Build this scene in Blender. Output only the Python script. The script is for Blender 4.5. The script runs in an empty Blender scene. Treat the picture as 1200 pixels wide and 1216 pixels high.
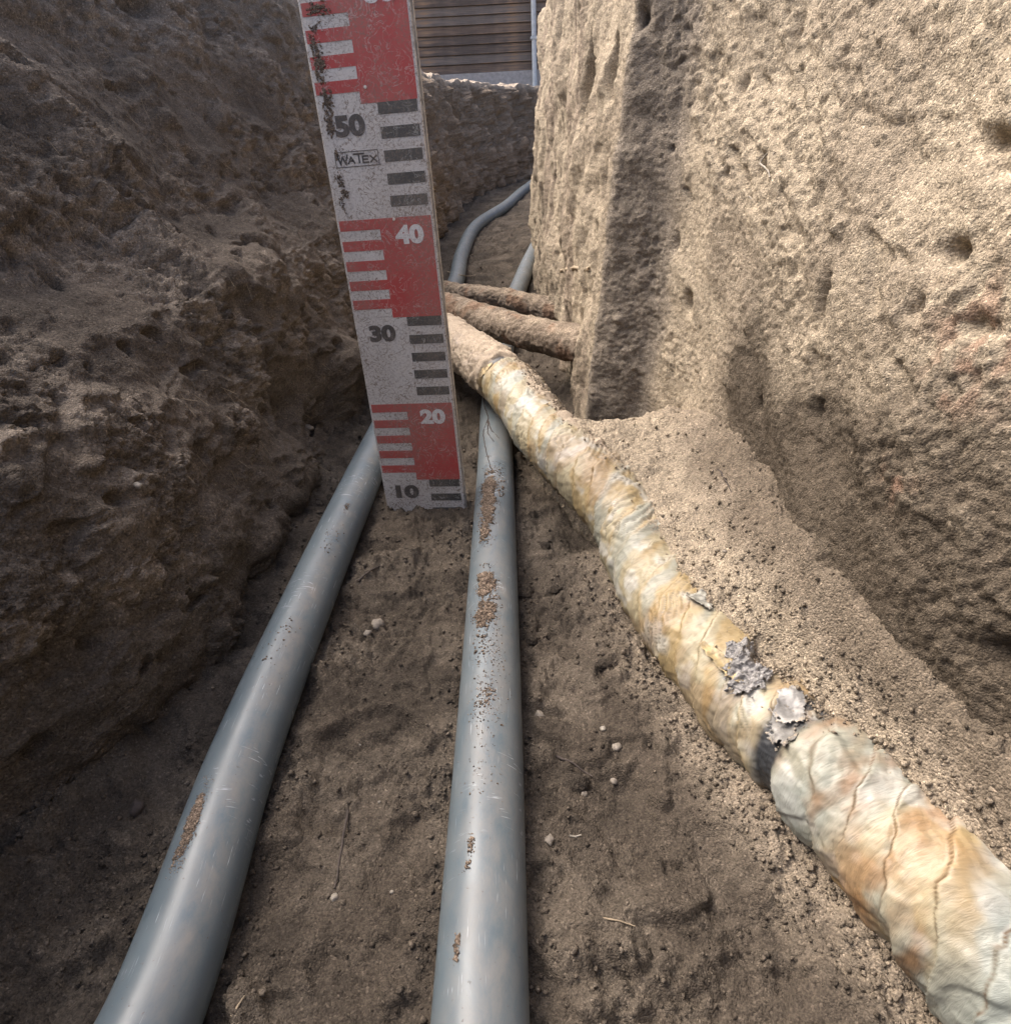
import bpy, math, random
import numpy as np
from mathutils import Matrix, Vector
from mathutils.bvhtree import BVHTree

sc = bpy.context.scene
COL = sc.collection
rng = np.random.default_rng(7)
random.seed(7)

# ------------------------------------------------------------------ camera
FPX = 714.0                                     # focal length in photo pixels (photo 1200 x 1216)
CAMP = np.array([0.0, 0.0, 0.40])
d_c = np.array([65.0, 1192.0, 714.0]); d_c /= np.linalg.norm(d_c)      # world "down" seen by the camera
f_c = np.array([0, 0, 1.0]) - d_c[2] * d_c; f_c /= np.linalg.norm(f_c)  # world +Y
x_c = np.cross(d_c, f_c)                                                 # world +X
RW = np.array([x_c, f_c, -d_c])                 # camera vector -> world vector
if np.linalg.det(RW) < 0:
    raise RuntimeError('handedness')
def ray(px, py):
    return RW @ np.array([(px - 600) / FPX, (py - 608) / FPX, 1.0])
def P(px, py, d):                               # a point of the place at depth d metres along the view axis
    return CAMP + ray(px, py) * d
def proj(V):
    c = (V - CAMP) @ RW
    return np.stack([600 + FPX * c[:, 0] / c[:, 2], 608 + FPX * c[:, 1] / c[:, 2], c[:, 2]], 1)

cam_d = bpy.data.cameras.new('camera'); cam = bpy.data.objects.new('camera', cam_d); COL.objects.link(cam)
cam_d.sensor_fit = 'HORIZONTAL'; cam_d.sensor_width = 36.0; cam_d.lens = FPX / 1200 * 36.0
cam_d.clip_start = 0.01; cam_d.clip_end = 500
M = np.eye(4); M[:3, 0] = RW[:, 0]; M[:3, 1] = -RW[:, 1]; M[:3, 2] = -RW[:, 2]; M[:3, 3] = CAMP
cam.matrix_world = Matrix(M.tolist()); sc.camera = cam

# ------------------------------------------------------------------ light
SUN_EL = math.radians(52); SUN_AZ = math.radians(-58)      # azimuth from +Y, negative = to the left
sdir = Vector((math.sin(SUN_AZ) * math.cos(SUN_EL), math.cos(SUN_AZ) * math.cos(SUN_EL), math.sin(SUN_EL)))
w = bpy.data.worlds.new('World'); sc.world = w; w.use_nodes = True
nt = w.node_tree; bg = nt.nodes['Background']; sk = nt.nodes.new('ShaderNodeTexSky')
sk.sky_type = 'NISHITA'; sk.sun_disc = False; sk.sun_elevation = SUN_EL; sk.sun_rotation = SUN_AZ
sk.dust_density = 6.0; sk.air_density = 0.6; sk.ozone_density = 0.6
nt.links.new(sk.outputs[0], bg.inputs[0]); bg.inputs[1].default_value = 0.15
sd = bpy.data.lights.new('sun', 'SUN'); so = bpy.data.objects.new('sun', sd); COL.objects.link(so)
sd.energy = 1.1; sd.angle = math.radians(45); sd.color = (1.0, 0.96, 0.90)
so.rotation_euler = (-sdir).to_track_quat('-Z', 'Y').to_euler(); so.location = (-2, 2, 4)
sc.view_settings.view_transform = 'Standard'; sc.view_settings.look = 'None'
sc.view_settings.exposure = 1.60; sc.view_settings.gamma = 1; sc.view_settings.use_curve_mapping = False
sc.cycles.use_denoising = True
sc.cycles.max_bounces = 6; sc.cycles.diffuse_bounces = 4

# ------------------------------------------------------------------ noise (vectorised gradient noise)
_perm = np.random.default_rng(3).permutation(4096).astype(np.int32)
_g = np.random.default_rng(4).normal(size=(4096, 3)).astype(np.float32)
_g /= np.linalg.norm(_g, axis=1)[:, None]
def gn(Pt, scale=1.0, seed=0):
    p = (Pt * scale).astype(np.float32) + np.float32(17.3 * seed + 300)
    i = np.floor(p); f = p - i; i = i.astype(np.int32)
    u = f * f * f * (f * (f * 6 - 15) + 10)
    xs = [_perm[(i[:, 0] + k) & 4095] for k in (0, 1)]
    out = 0
    for a in (0, 1):
        wx = u[:, 0] if a else 1 - u[:, 0]
        for b in (0, 1):
            wy = u[:, 1] if b else 1 - u[:, 1]
            h2 = _perm[(xs[a] + i[:, 1] + b) & 4095]
            for c in (0, 1):
                wz = u[:, 2] if c else 1 - u[:, 2]
                g = _g[_perm[(h2 + i[:, 2] + c) & 4095]]
                out = out + wx * wy * wz * (g[:, 0] * (f[:, 0] - a) + g[:, 1] * (f[:, 1] - b) + g[:, 2] * (f[:, 2] - c))
    return out * 1.6
def fbm(Pt, scale, oct=4, seed=0, gain=.5, lac=2.07):
    o = 0; a = 1
    for k in range(oct):
        o = o + a * gn(Pt, scale, seed + k); a *= gain; scale *= lac
    return o
def bil(Pt, scale, oct=2, seed=0, gain=.5):      # rounded lumps with creases between them
    o = 0; a = 1
    for k in range(oct):
        o = o + a * np.abs(gn(Pt, scale, seed + k)); a *= gain; scale *= 2.1
    return o
def sst(a, b, x):
    t = np.clip((x - a) / (b - a), 0, 1); return t * t * (3 - 2 * t)
def lerp(a, b, t):
    if np.ndim(t) and np.ndim(a) != np.ndim(t) + 0:
        return np.asarray(a)[None, :] * (1 - t[:, None]) + np.asarray(b)[None, :] * t[:, None]
    return a * (1 - t) + b * t
def mixc(C, col, m):
    return C * (1 - m[:, None]) + (col if np.ndim(col) == 2 else np.asarray(col)[None, :]) * m[:, None]

# ------------------------------------------------------------------ object helpers
def put(name, me, mat=None, parent=None, kind=None, label=None, cat=None, group=None, smooth=True, loc=None):
    o = bpy.data.objects.new(name, me); COL.objects.link(o)
    if mat is not None and len(me.materials) == 0: me.materials.append(mat)
    if len(me.polygons): me.polygons.foreach_set('use_smooth', [bool(smooth)] * len(me.polygons))
    if parent is not None: o.parent = parent
    if kind: o['kind'] = kind
    if label: o['label'] = label
    if cat: o['category'] = cat
    if group: o['group'] = group
    return o
def mesh_np(name, V, F, col=None, uv=None, extra=None):
    """F: (n,k) array of faces with the same number of corners"""
    me = bpy.data.meshes.new(name); V = np.asarray(V, np.float32); F = np.asarray(F, np.int32)
    n, k = F.shape
    me.vertices.add(len(V)); me.vertices.foreach_set('co', V.ravel())
    me.loops.add(n * k); me.loops.foreach_set('vertex_index', F.ravel())
    me.polygons.add(n); me.polygons.foreach_set('loop_start', np.arange(0, n * k, k, dtype=np.int32))
    me.update(calc_edges=True)
    if col is not None:
        a = me.color_attributes.new('Col', 'FLOAT_COLOR', 'POINT')
        c = np.ones((len(V), 4), np.float32); c[:, :3] = np.clip(col, 0, 1); a.data.foreach_set('color', c.ravel())
    if uv is not None:
        l = me.uv_layers.new(name='UVMap'); l.data.foreach_set('uv', np.asarray(uv, np.float32)[F.ravel()].ravel())
    if extra is not None:
        for nm, v in extra.items():
            a = me.attributes.new(nm, 'FLOAT', 'POINT'); a.data.foreach_set('value', np.asarray(v, np.float32))
    return me
def gridF(nu, nv, wrap=False):
    a = np.arange(nu - 1)[:, None]; b = np.arange(nv if wrap else nv - 1)[None, :]
    b2 = (b + 1) % nv
    f = np.stack([a * nv + b, (a + 1) * nv + b, (a + 1) * nv + b2, a * nv + b2], -1)
    return f.reshape(-1, 4)
def gridN(V, nu, nv):
    G = V.reshape(nu, nv, 3); du = np.gradient(G, axis=0); dv = np.gradient(G, axis=1)
    n = np.cross(du, dv).reshape(-1, 3); return n / (np.linalg.norm(n, axis=1)[:, None] + 1e-12)
def thing(name, label, cat, loc=(0, 0, 0), group=None):
    o = bpy.data.objects.new(name, None); COL.objects.link(o); o.empty_display_size = .02
    o.location = loc; o['label'] = label; o['category'] = cat
    if group: o['group'] = group
    return o
def adopt(o, parent):
    """parent a mesh given in world coordinates to an unrotated empty"""
    o.parent = parent; o.location = -parent.location; return o

# ------------------------------------------------------------------ materials
def newmat(name):
    m = bpy.data.materials.new(name); m.use_nodes = True
    n = m.node_tree; return m, n, n.nodes, n.links, n.nodes['Principled BSDF']
def N(nodes, t, **kw):
    x = nodes.new(t)
    for k, v in kw.items():
        if k.startswith('i_'): x.inputs[int(k[2:]) if k[2:].isdigit() else k[2:].replace('_', ' ')].default_value = v
        else: setattr(x, k, v)
    return x
def ramp(nodes, stops):
    r = nodes.new('ShaderNodeValToRGB'); e = r.color_ramp.elements
    while len(e) < len(stops): e.new(0.5)
    for q, (p, c) in zip(e, stops): q.position = p; q.color = (*c, 1) if len(c) == 3 else c
    return r
def grey(v): return (v, v, v)

def soil_mat(name, grain=1.0, bump=1.0):
    m, n, nd, lk, b = newmat(name)
    at = N(nd, 'ShaderNodeAttribute', attribute_name='Col')
    tc = N(nd, 'ShaderNodeTexCoord')
    n1 = N(nd, 'ShaderNodeTexNoise'); n1.inputs['Scale'].default_value = 55; n1.inputs['Detail'].default_value = 6; n1.inputs['Roughness'].default_value = .65
    n2 = N(nd, 'ShaderNodeTexNoise'); n2.inputs['Scale'].default_value = 620 / grain; n2.inputs['Detail'].default_value = 3; n2.inputs['Roughness'].default_value = .7
    vo = N(nd, 'ShaderNodeTexVoronoi'); vo.inputs['Scale'].default_value = 780 / grain
    for t in (n1, n2, vo): lk.new(tc.outputs['Object'], t.inputs['Vector'])
    r1 = ramp(nd, [(.25, grey(.72)), (.75, grey(1.28))]); lk.new(n1.outputs[0], r1.inputs[0])
    r2 = ramp(nd, [(.3, grey(.66)), (.5, grey(1.0)), (.72, grey(1.35))]); lk.new(n2.outputs[0], r2.inputs[0])
    sp = N(nd, 'ShaderNodeSeparateColor'); lk.new(vo.outputs['Color'], sp.inputs[0])
    r3 = ramp(nd, [(0, grey(.7)), (.5, grey(1.0)), (.93, grey(1.12)), (.98, grey(1.6))]); lk.new(sp.outputs[0], r3.inputs[0])
    def mul(a, bb):
        x = N(nd, 'ShaderNodeMix', data_type='RGBA', blend_type='MULTIPLY'); x.inputs[0].default_value = 1
        x.clamp_result = False
        lk.new(a, x.inputs[6]); lk.new(bb, x.inputs[7]); return x.outputs[2]
    c = mul(mul(mul(at.outputs['Color'], r1.outputs[0]), r2.outputs[0]), r3.outputs[0])
    lk.new(c, b.inputs['Base Color'])
    b.inputs['Roughness'].default_value = .95; b.inputs['Specular IOR Level'].default_value = .15
    n3 = N(nd, 'ShaderNodeTexNoise'); n3.inputs['Scale'].default_value = 240 / grain; n3.inputs['Detail'].default_value = 5; n3.inputs['Roughness'].default_value = .75
    lk.new(tc.outputs['Object'], n3.inputs['Vector'])
    ad = N(nd, 'ShaderNodeMath', operation='MULTIPLY_ADD'); lk.new(vo.outputs['Distance'], ad.inputs[0]); ad.inputs[1].default_value = -.35; lk.new(n3.outputs[0], ad.inputs[2])
    bp = N(nd, 'ShaderNodeBump'); bp.inputs['Strength'].default_value = min(1, .9 * bump); bp.inputs['Distance'].default_value = .0028 * max(1, bump)
    lk.new(ad.outputs[0], bp.inputs['Height']); lk.new(bp.outputs[0], b.inputs['Normal'])
    return m
SOIL = soil_mat('soil'); SAND = soil_mat('sand', grain=1.2, bump=1.35); SOIL_L = soil_mat('rough_soil', grain=1.25, bump=1.6)

def paint_mat(name, col, wear=.5, under=(.62, .60, .56), rough=.62):
    """printed board paint: scratched, dirty"""
    m, n, nd, lk, b = newmat(name)
    tc = N(nd, 'ShaderNodeTexCoord')
    mp = N(nd, 'ShaderNodeMapping'); mp.inputs['Scale'].default_value = (1, .2, 1); lk.new(tc.outputs['Object'], mp.inputs[0])
    a = N(nd, 'ShaderNodeTexNoise'); a.inputs['Scale'].default_value = 160; a.inputs['Detail'].default_value = 5; a.inputs['Roughness'].default_value = .7; a.inputs['Distortion'].default_value = 1.5
    lk.new(mp.outputs[0], a.inputs['Vector'])
    ra = ramp(nd, [(.60, grey(0)), (.68, grey(1))]); lk.new(a.outputs[0], ra.inputs[0])
    big = N(nd, 'ShaderNodeTexNoise'); big.inputs['Scale'].default_value = 22; big.inputs['Detail'].default_value = 4; lk.new(tc.outputs['Object'], big.inputs['Vector'])
    rb = ramp(nd, [(.38, grey(.12)), (.62, grey(1))]); lk.new(big.outputs[0], rb.inputs[0])
    # long hairline scratches: thin iso-lines of a distorted noise
    s = N(nd, 'ShaderNodeTexNoise'); s.inputs['Scale'].default_value = 75; s.inputs['Detail'].default_value = 3; s.inputs['Distortion'].default_value = 1.6; lk.new(mp.outputs[0], s.inputs['Vector'])
    sb = N(nd, 'ShaderNodeMath', operation='SUBTRACT'); lk.new(s.outputs[0], sb.inputs[0]); sb.inputs[1].default_value = .5
    ab = N(nd, 'ShaderNodeMath', operation='ABSOLUTE'); lk.new(sb.outputs[0], ab.inputs[0])
    rs = ramp(nd, [(.008, grey(1)), (.022, grey(0))]); lk.new(ab.outputs[0], rs.inputs[0])
    pm_ = N(nd, 'ShaderNodeTexNoise'); pm_.inputs['Scale'].default_value = 38; pm_.inputs['Detail'].default_value = 4; lk.new(tc.outputs['Object'], pm_.inputs['Vector'])
    pr = ramp(nd, [(.38, grey(.1)), (.55, grey(1))]); lk.new(pm_.outputs[0], pr.inputs[0])
    rsm = N(nd, 'ShaderNodeMath', operation='MULTIPLY'); lk.new(rs.outputs[0], rsm.inputs[0]); lk.new(pr.outputs[0], rsm.inputs[1]); rs = rsm
    mul = N(nd, 'ShaderNodeMath', operation='MULTIPLY'); lk.new(ra.outputs[0], mul.inputs[0]); lk.new(rb.outputs[0], mul.inputs[1])
    mx = N(nd, 'ShaderNodeMath', operation='MAXIMUM'); lk.new(mul.outputs[0], mx.inputs[0]); lk.new(rs.outputs[0], mx.inputs[1])
    mw = N(nd, 'ShaderNodeMath', operation='MULTIPLY'); lk.new(mx.outputs[0], mw.inputs[0]); mw.inputs[1].default_value = wear
    c1 = N(nd, 'ShaderNodeMix', data_type='RGBA'); lk.new(mw.outputs[0], c1.inputs[0]); c1.inputs[6].default_value = (*col, 1); c1.inputs[7].default_value = (*under, 1)
    # brown grime speckles and film
    g = N(nd, 'ShaderNodeTexNoise'); g.inputs['Scale'].default_value = 420; g.inputs['Detail'].default_value = 4; g.inputs['Roughness'].default_value = .8; lk.new(tc.outputs['Object'], g.inputs['Vector'])
    rg = ramp(nd, [(.50, grey(0)), (.60, grey(1))]); lk.new(g.outputs[0], rg.inputs[0])
    g2 = N(nd, 'ShaderNodeTexNoise'); g2.inputs['Scale'].default_value = 14; g2.inputs['Detail'].default_value = 5; lk.new(tc.outputs['Object'], g2.inputs['Vector'])
    rg2 = ramp(nd, [(.35, grey(.2)), (.65, grey(1))]); lk.new(g2.outputs[0], rg2.inputs[0])
    mg = N(nd, 'ShaderNodeMath', operation='MULTIPLY'); lk.new(rg.outputs[0], mg.inputs[0]); lk.new(rg2.outputs[0], mg.inputs[1])
    c2 = N(nd, 'ShaderNodeMix', data_type='RGBA'); lk.new(mg.outputs[0], c2.inputs[0]); lk.new(c1.outputs[2], c2.inputs[6]); c2.inputs[7].default_value = (.16, .12, .09, 1)
    mf = N(nd, 'ShaderNodeMath', operation='MULTIPLY'); lk.new(rg2.outputs[0], mf.inputs[0]); mf.inputs[1].default_value = .35
    c3 = N(nd, 'ShaderNodeMix', data_type='RGBA'); lk.new(mf.outputs[0], c3.inputs[0]); lk.new(c2.outputs[2], c3.inputs[6]); c3.inputs[7].default_value = (.33, .27, .21, 1)
    lk.new(c3.outputs[2], b.inputs['Base Color']); b.inputs['Roughness'].default_value = rough
    bp = N(nd, 'ShaderNodeBump'); bp.inputs['Strength'].default_value = .3; bp.inputs['Distance'].default_value = .0005; lk.new(mg.outputs[0], bp.inputs['Height']); lk.new(bp.outputs[0], b.inputs['Normal'])
    return m
M_WHITE = paint_mat('white_board_paint', (.64, .61, .56), .95, (.20, .155, .12))
M_RED = paint_mat('red_board_paint', (.46, .05, .045), .6, (.55, .42, .38))
M_BLACK = paint_mat('black_board_paint', (.028, .035, .035), .6, (.42, .42, .38))
M_INK = paint_mat('dark_ink', (.035, .035, .035), .35, (.45, .42, .38))

def simple(name, col, rough=.8, nscale=60, var=.35, bump=.3, metal=0, dist=.001):
    m, n, nd, lk, b = newmat(name)
    tc = N(nd, 'ShaderNodeTexCoord'); a = N(nd, 'ShaderNodeTexNoise'); a.inputs['Scale'].default_value = nscale; a.inputs['Detail'].default_value = 6; a.inputs['Roughness'].default_value = .65
    lk.new(tc.outputs['Object'], a.inputs['Vector'])
    r = ramp(nd, [(.3, tuple(c * (1 - var) for c in col)), (.7, tuple(min(1, c * (1 + var)) for c in col))]); lk.new(a.outputs[0], r.inputs[0])
    lk.new(r.outputs[0], b.inputs['Base Color']); b.inputs['Roughness'].default_value = rough; b.inputs['Metallic'].default_value = metal
    bp = N(nd, 'ShaderNodeBump'); bp.inputs['Strength'].default_value = bump; bp.inputs['Distance'].default_value = dist; lk.new(a.outputs[0], bp.inputs['Height']); lk.new(bp.outputs[0], b.inputs['Normal'])
    return m

def pvc_mat():
    m, n, nd, lk, b = newmat('grey_pvc')
    tc = N(nd, 'ShaderNodeTexCoord'); uv = tc.outputs['UV']           # u = metres along, v = metres around
    def mapped(sx, sy):
        mp = N(nd, 'ShaderNodeMapping'); mp.inputs['Scale'].default_value = (sx, sy, 1); lk.new(uv, mp.inputs[0]); return mp.outputs[0]
    def noise(vec, scale, det=4, rough=.6, dist=0):
        a = N(nd, 'ShaderNodeTexNoise'); a.inputs['Scale'].default_value = scale; a.inputs['Detail'].default_value = det; a.inputs['Roughness'].default_value = rough; a.inputs['Distortion'].default_value = dist
        lk.new(vec, a.inputs['Vector']); return a.outputs[0]
    def rmp(x, st): r = ramp(nd, st); lk.new(x, r.inputs[0]); return r.outputs[0]
    def mth(op, a, bb):
        x = N(nd, 'ShaderNodeMath', operation=op)
        for i, v in enumerate((a, bb)):
            if isinstance(v, (int, float)): x.inputs[i].default_value = v
            else: lk.new(v, x.inputs[i])
        return x.outputs[0]
    def mix(f, a, c):
        x = N(nd, 'ShaderNodeMix', data_type='RGBA')
        if isinstance(f, float): x.inputs[0].default_value = f
        else: lk.new(f, x.inputs[0])
        for i, v in ((6, a), (7, c)):
            if isinstance(v, tuple): x.inputs[i].default_value = (*v, 1)
            else: lk.new(v, x.inputs[i])
        return x.outputs[2]
    base = mix(rmp(noise(mapped(1, 1), 30), [(.3, grey(0)), (.7, grey(1))]), (.082, .110, .128), (.108, .137, .153))
    # dusty film with wall reflection painted in, streaky along the pipe; attribute sets where
    at = N(nd, 'ShaderNodeAttribute', attribute_name='dust_refl')
    st = rmp(noise(mapped(.7, 1.1), 48, 7, .75, .3), [(.35, grey(0)), (.7, grey(1))])
    film = mth('MULTIPLY', st, at.outputs['Fac'])
    c = mix(mth('MULTIPLY', film, .55), base, (.30, .25, .20))
    # scuffs along the length
    s1 = rmp(noise(mapped(.045, 1), 900, 3, .6, .3), [(.64, grey(0)), (.69, grey(.8))])
    sm = rmp(noise(mapped(1, 1), 14, 3), [(.45, grey(0)), (.6, grey(1))])
    scr = mth('MULTIPLY', s1, sm)
    s2 = rmp(noise(mapped(1, .14), 420, 2, .5, 1.0), [(.64, grey(0)), (.67, grey(.7))])
    scr = mth('MAXIMUM', scr, mth('MULTIPLY', s2, rmp(noise(mapped(1, 1), 9, 2), [(.5, grey(0)), (.62, grey(1))])))
    c = mix(mth('MULTIPLY', scr, .75), c, (.62, .66, .68))
    # specks of mud
    spk = rmp(noise(mapped(1, 1), 330, 3, .6), [(.66, grey(0)), (.70, grey(1))])
    spk = mth('MULTIPLY', spk, rmp(noise(mapped(1, 1), 20, 3), [(.42, grey(0)), (.6, grey(1))]))
    c = mix(spk, c, (.10, .075, .055))
    lk.new(c, b.inputs['Base Color'])
    ro = mth('ADD', mth('MULTIPLY', film, .3), rmp(noise(mapped(.3, 1), 60, 5), [(.3, grey(.30)), (.7, grey(.42))]))
    ro = mth('MAXIMUM', ro, mth('MULTIPLY', spk, .9)); lk.new(ro, b.inputs['Roughness'])
    bp = N(nd, 'ShaderNodeBump'); bp.inputs['Strength'].default_value = .35; bp.inputs['Distance'].default_value = .0006
    h = mth('ADD', mth('ADD', mth('MULTIPLY', spk, 1.0), mth('MULTIPLY', scr, -.4)), mth('MULTIPLY', film, .25))
    lk.new(h, bp.inputs['Height']); lk.new(bp.outputs[0], b.inputs['Normal'])
    return m
M_PVC = pvc_mat()

def tape_mat():
    m, n, nd, lk, b = newmat('old_pipe_wrapping')
    at = N(nd, 'ShaderNodeAttribute', attribute_name='Col'); ag = N(nd, 'ShaderNodeAttribute', attribute_name='dirt')
    tc = N(nd, 'ShaderNodeTexCoord')
    mp = N(nd, 'ShaderNodeMapping'); mp.inputs['Scale'].default_value = (1, .22, 1); lk.new(tc.outputs['UV'], mp.inputs[0])
    a = N(nd, 'ShaderNodeTexNoise'); a.inputs['Scale'].default_value = 300; a.inputs['Detail'].default_value = 5; a.inputs['Roughness'].default_value = .7; a.inputs['Distortion'].default_value = .5; lk.new(mp.outputs[0], a.inputs['Vector'])
    r = ramp(nd, [(.3, grey(.72)), (.5, grey(1)), (.75, grey(1.12))]); lk.new(a.outputs[0], r.inputs[0])
    x = N(nd, 'ShaderNodeMix', data_type='RGBA', blend_type='MULTIPLY'); x.inputs[0].default_value = 1; lk.new(at.outputs['Color'], x.inputs[6]); lk.new(r.outputs[0], x.inputs[7])
    g = N(nd, 'ShaderNodeTexNoise'); g.inputs['Scale'].default_value = 500; g.inputs['Detail'].default_value = 4; g.inputs['Roughness'].default_value = .75; lk.new(tc.outputs['Object'], g.inputs['Vector'])
    ad = N(nd, 'ShaderNodeMath', operation='ADD'); lk.new(g.outputs[0], ad.inputs[0]); lk.new(ag.outputs['Fac'], ad.inputs[1])
    rg = ramp(nd, [(.62, grey(0)), (.80, grey(1))]); lk.new(ad.outputs[0], rg.inputs[0])
    rgc = ramp(nd, [(.3, (.26, .205, .15)), (.6, (.44, .36, .265))]); lk.new(g.outputs[0], rgc.inputs[0])
    y = N(nd, 'ShaderNodeMix', data_type='RGBA'); lk.new(rg.outputs[0], y.inputs[0]); lk.new(x.outputs[2], y.inputs[6]); lk.new(rgc.outputs[0], y.inputs[7])
    lk.new(y.outputs[2], b.inputs['Base Color'])
    rr = ramp(nd, [(0, grey(.46)), (1, grey(.95))]); lk.new(rg.outputs[0], rr.inputs[0]); lk.new(rr.outputs[0], b.inputs['Roughness'])
    s = N(nd, 'ShaderNodeMath', operation='MULTIPLY_ADD'); lk.new(rg.outputs[0], s.inputs[0]); s.inputs[1].default_value = .8; lk.new(a.outputs[0], s.inputs[2])
    bp = N(nd, 'ShaderNodeBump'); bp.inputs['Strength'].default_value = .5; bp.inputs['Distance'].default_value = .0014; lk.new(s.outputs[0], bp.inputs['Height']); lk.new(bp.outputs[0], b.inputs['Normal'])
    return m
M_TAPE = tape_mat()
M_ROOT = simple('dark_root', (.055, .042, .035), .85, 400)
M_STRAW = simple('pale_rootlet', (.30, .235, .155), .8, 300)
M_BARK = soil_mat('crusted_rust', grain=1.2, bump=1.0)
M_STONE = simple('pebble_stone', (.21, .18, .145), .7, 300, .4)
M_SHELL = simple('pale_chip', (.26, .23, .185), .6, 300, .2)
M_FOIL = simple('crumpled_foil', (.30, .29, .28), .36, 300, .4, .8, .85, .003)
M_BITU = simple('black_bitumen_band', (.035, .037, .04), .55, 260, .5, .6)

# ------------------------------------------------------------------ ground plan
GZ = 0.74
def hz(Y):                                       # the trench bottom climbs slowly away from the camera
    return np.interp(Y, [-5, 1.0, 1.9, 2.3, 2.9, 3.4, 3.9, 4.5, 6], [0, 0, .03, .065, .105, .145, .20, .27, .32])

def resample(pts, sp):
    """pts (n,k) polyline in x,y(,..); spacing function of position"""
    pts = np.array(pts, float); seg = np.linalg.norm(np.diff(pts[:, :2], axis=0), axis=1); L = np.r_[0, np.cumsum(seg)]
    s = 0; out = [0]
    while s < L[-1]:
        q = [np.interp(s, L, pts[:, j]) for j in (0, 1)]; s += sp(q[0], q[1]); out.append(min(s, L[-1]))
    out = np.array(out)
    return np.stack([np.interp(out, L, pts[:, j]) for j in range(pts.shape[1])], 1), out
def smooth1(A, n):
    k = np.hanning(n + 2)[1:-1]; k /= k.sum(); pad = n // 2
    return np.stack([np.convolve(np.pad(A[:, j], pad, mode='edge'), k, 'valid')[:len(A)] for j in range(A.shape[1])], 1)

# control rows: foot x, foot y, crest x, crest y
LW = [(-.36, -1.3, -.72, -1.3), (-.345, -.3, -.68, -.3), (-.337, .05, -.65, .05), (-.337, .227, -.64, .2), (-.305, .385, -.63, .4), (-.292, .7, -.62, .7), (-.277, 1.0, -.61, 1.0),
      (-.262, 1.5, -.50, 1.5), (-.255, 2.1, -.415, 2.1), (-.25, 2.6, -.39, 2.7), (-.22, 3.1, -.35, 3.2), (-.15, 3.6, -.25, 3.7), (0, 4.0, -.05, 4.15), (.25, 4.35, .25, 4.55), (.8, 4.7, .8, 4.95), (2.6, 5.6, 2.6, 5.9)]
RWL = [(.36, -1.3, .48, -1.3), (.30, -.3, .42, -.3), (.252, .05, .37, .05), (.226, .17, .35, .17), (.198, .34, .335, .34), (.208, .50, .31, .50), (.220, .64, .285, .64), (.218, .74, .258, .74), (.195, .81, .240, .81),
       (.130, .855, .200, .86), (.126, .90, .195, .90), (.130, 1.2, .172, 1.2), (.135, 1.8, .172, 1.8), (.142, 2.38, .200, 2.38), (.18, 2.5, .26, 2.52), (.4, 2.62, .45, 2.70), (2.6, 3.9, 2.65, 4.0)]
def spacing(k, lo=.0012):
    def f(x, y):
        d = math.sqrt(x * x * .5 + y * y + .10)
        if y < 0.0: return .02
        if x > .5 and y > 2: return .03
        return max(lo, k * d)
    return f

def wall_base(ctrl, prof, k, nt, sm, zt=GZ):
    R, s = resample(ctrl, spacing(k)); R = smooth1(R, sm)
    ns = len(R)
    # t distribution: a little denser low down
    t = np.linspace(0, 1, nt)
    tp = np.array([p[0] for p in prof]); ap = np.array([p[1] for p in prof]); zp = np.array([p[2] for p in prof])
    a = np.interp(t, tp, ap); zz = np.interp(t, tp, zp)
    from_f = R[:, None, 0:2]; to_c = R[:, None, 2:4]
    xy = from_f + (to_c - from_f) * np.minimum(a, 1)[None, :, None]
    dirn = R[:, 2:4] - R[:, 0:2]
    # lip direction: outward normal of the path
    tan = np.gradient(R[:, 2:4], axis=0); tan /= np.linalg.norm(tan, axis=1)[:, None] + 1e-9
    out = np.stack([-tan[:, 1], tan[:, 0]], 1)
    sgn = np.sign((out * dirn).sum(1)); sgn = np.where(sgn == 0, 1, sgn); sgn = np.sign(np.median(sgn)); out = out * sgn
    xy = xy + out[:, None, :] * np.maximum(a - 1, 0)[None, :, None]
    zf = hz(R[:, 1]) - .03
    crest = zt + 0 * R[:, 1]
    z = zf[:, None] + (crest - zf)[:, None] * zz[None, :]
    V = np.concatenate([xy, z[..., None]], -1).reshape(-1, 3)
    return V, ns, nt, R

def orient(V, ns, nt, inward):
    n = gridN(V, ns, nt)
    mid = (ns // 3) * nt + nt // 3
    flip = (n[mid] @ inward) < 0
    return (-n if flip else n), flip
def wall_faces(ns, nt, flip):
    F = gridF(ns, nt)
    return F[:, ::-1] if flip else F
def feature_pos(Vp, V, px, py):
    i = np.argmin((Vp[:, 0] - px) ** 2 + (Vp[:, 1] - py) ** 2 + (Vp[:, 2] < 0) * 1e9); return V[i]

# ---- left wall (continues round the bend as the far wall)
LPROF = [(0, 0, 0), (.05, -.05, .05), (.09, -.06, .085), (.13, -.02, .12), (.22, .03, .21), (.35, .08, .33), (.42, .15, .40), (.47, .27, .44), (.53, .42, .485), (.65, .58, .63), (.80, .80, .83), (.90, .94, .965), (.94, 1.0, .995), (.97, 1.06, 1.006), (1, 1.14, 1.0)]
LPROF = [(t, a * 1.0, z) for t, a, z in LPROF]
V, ns, nt_, RL = wall_base(LW, LPROF, .0042, 390, 7)
nrm, flip = orient(V, ns, nt_, np.array([1, 0, .3]))
Vp = proj(V)
tgrid = np.tile(np.linspace(0, 1, nt_), ns)
top = 1 - sst(.90, .98, tgrid)
dist = np.linalg.norm(V - CAMP, axis=1)
Q = V.copy(); 
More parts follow.
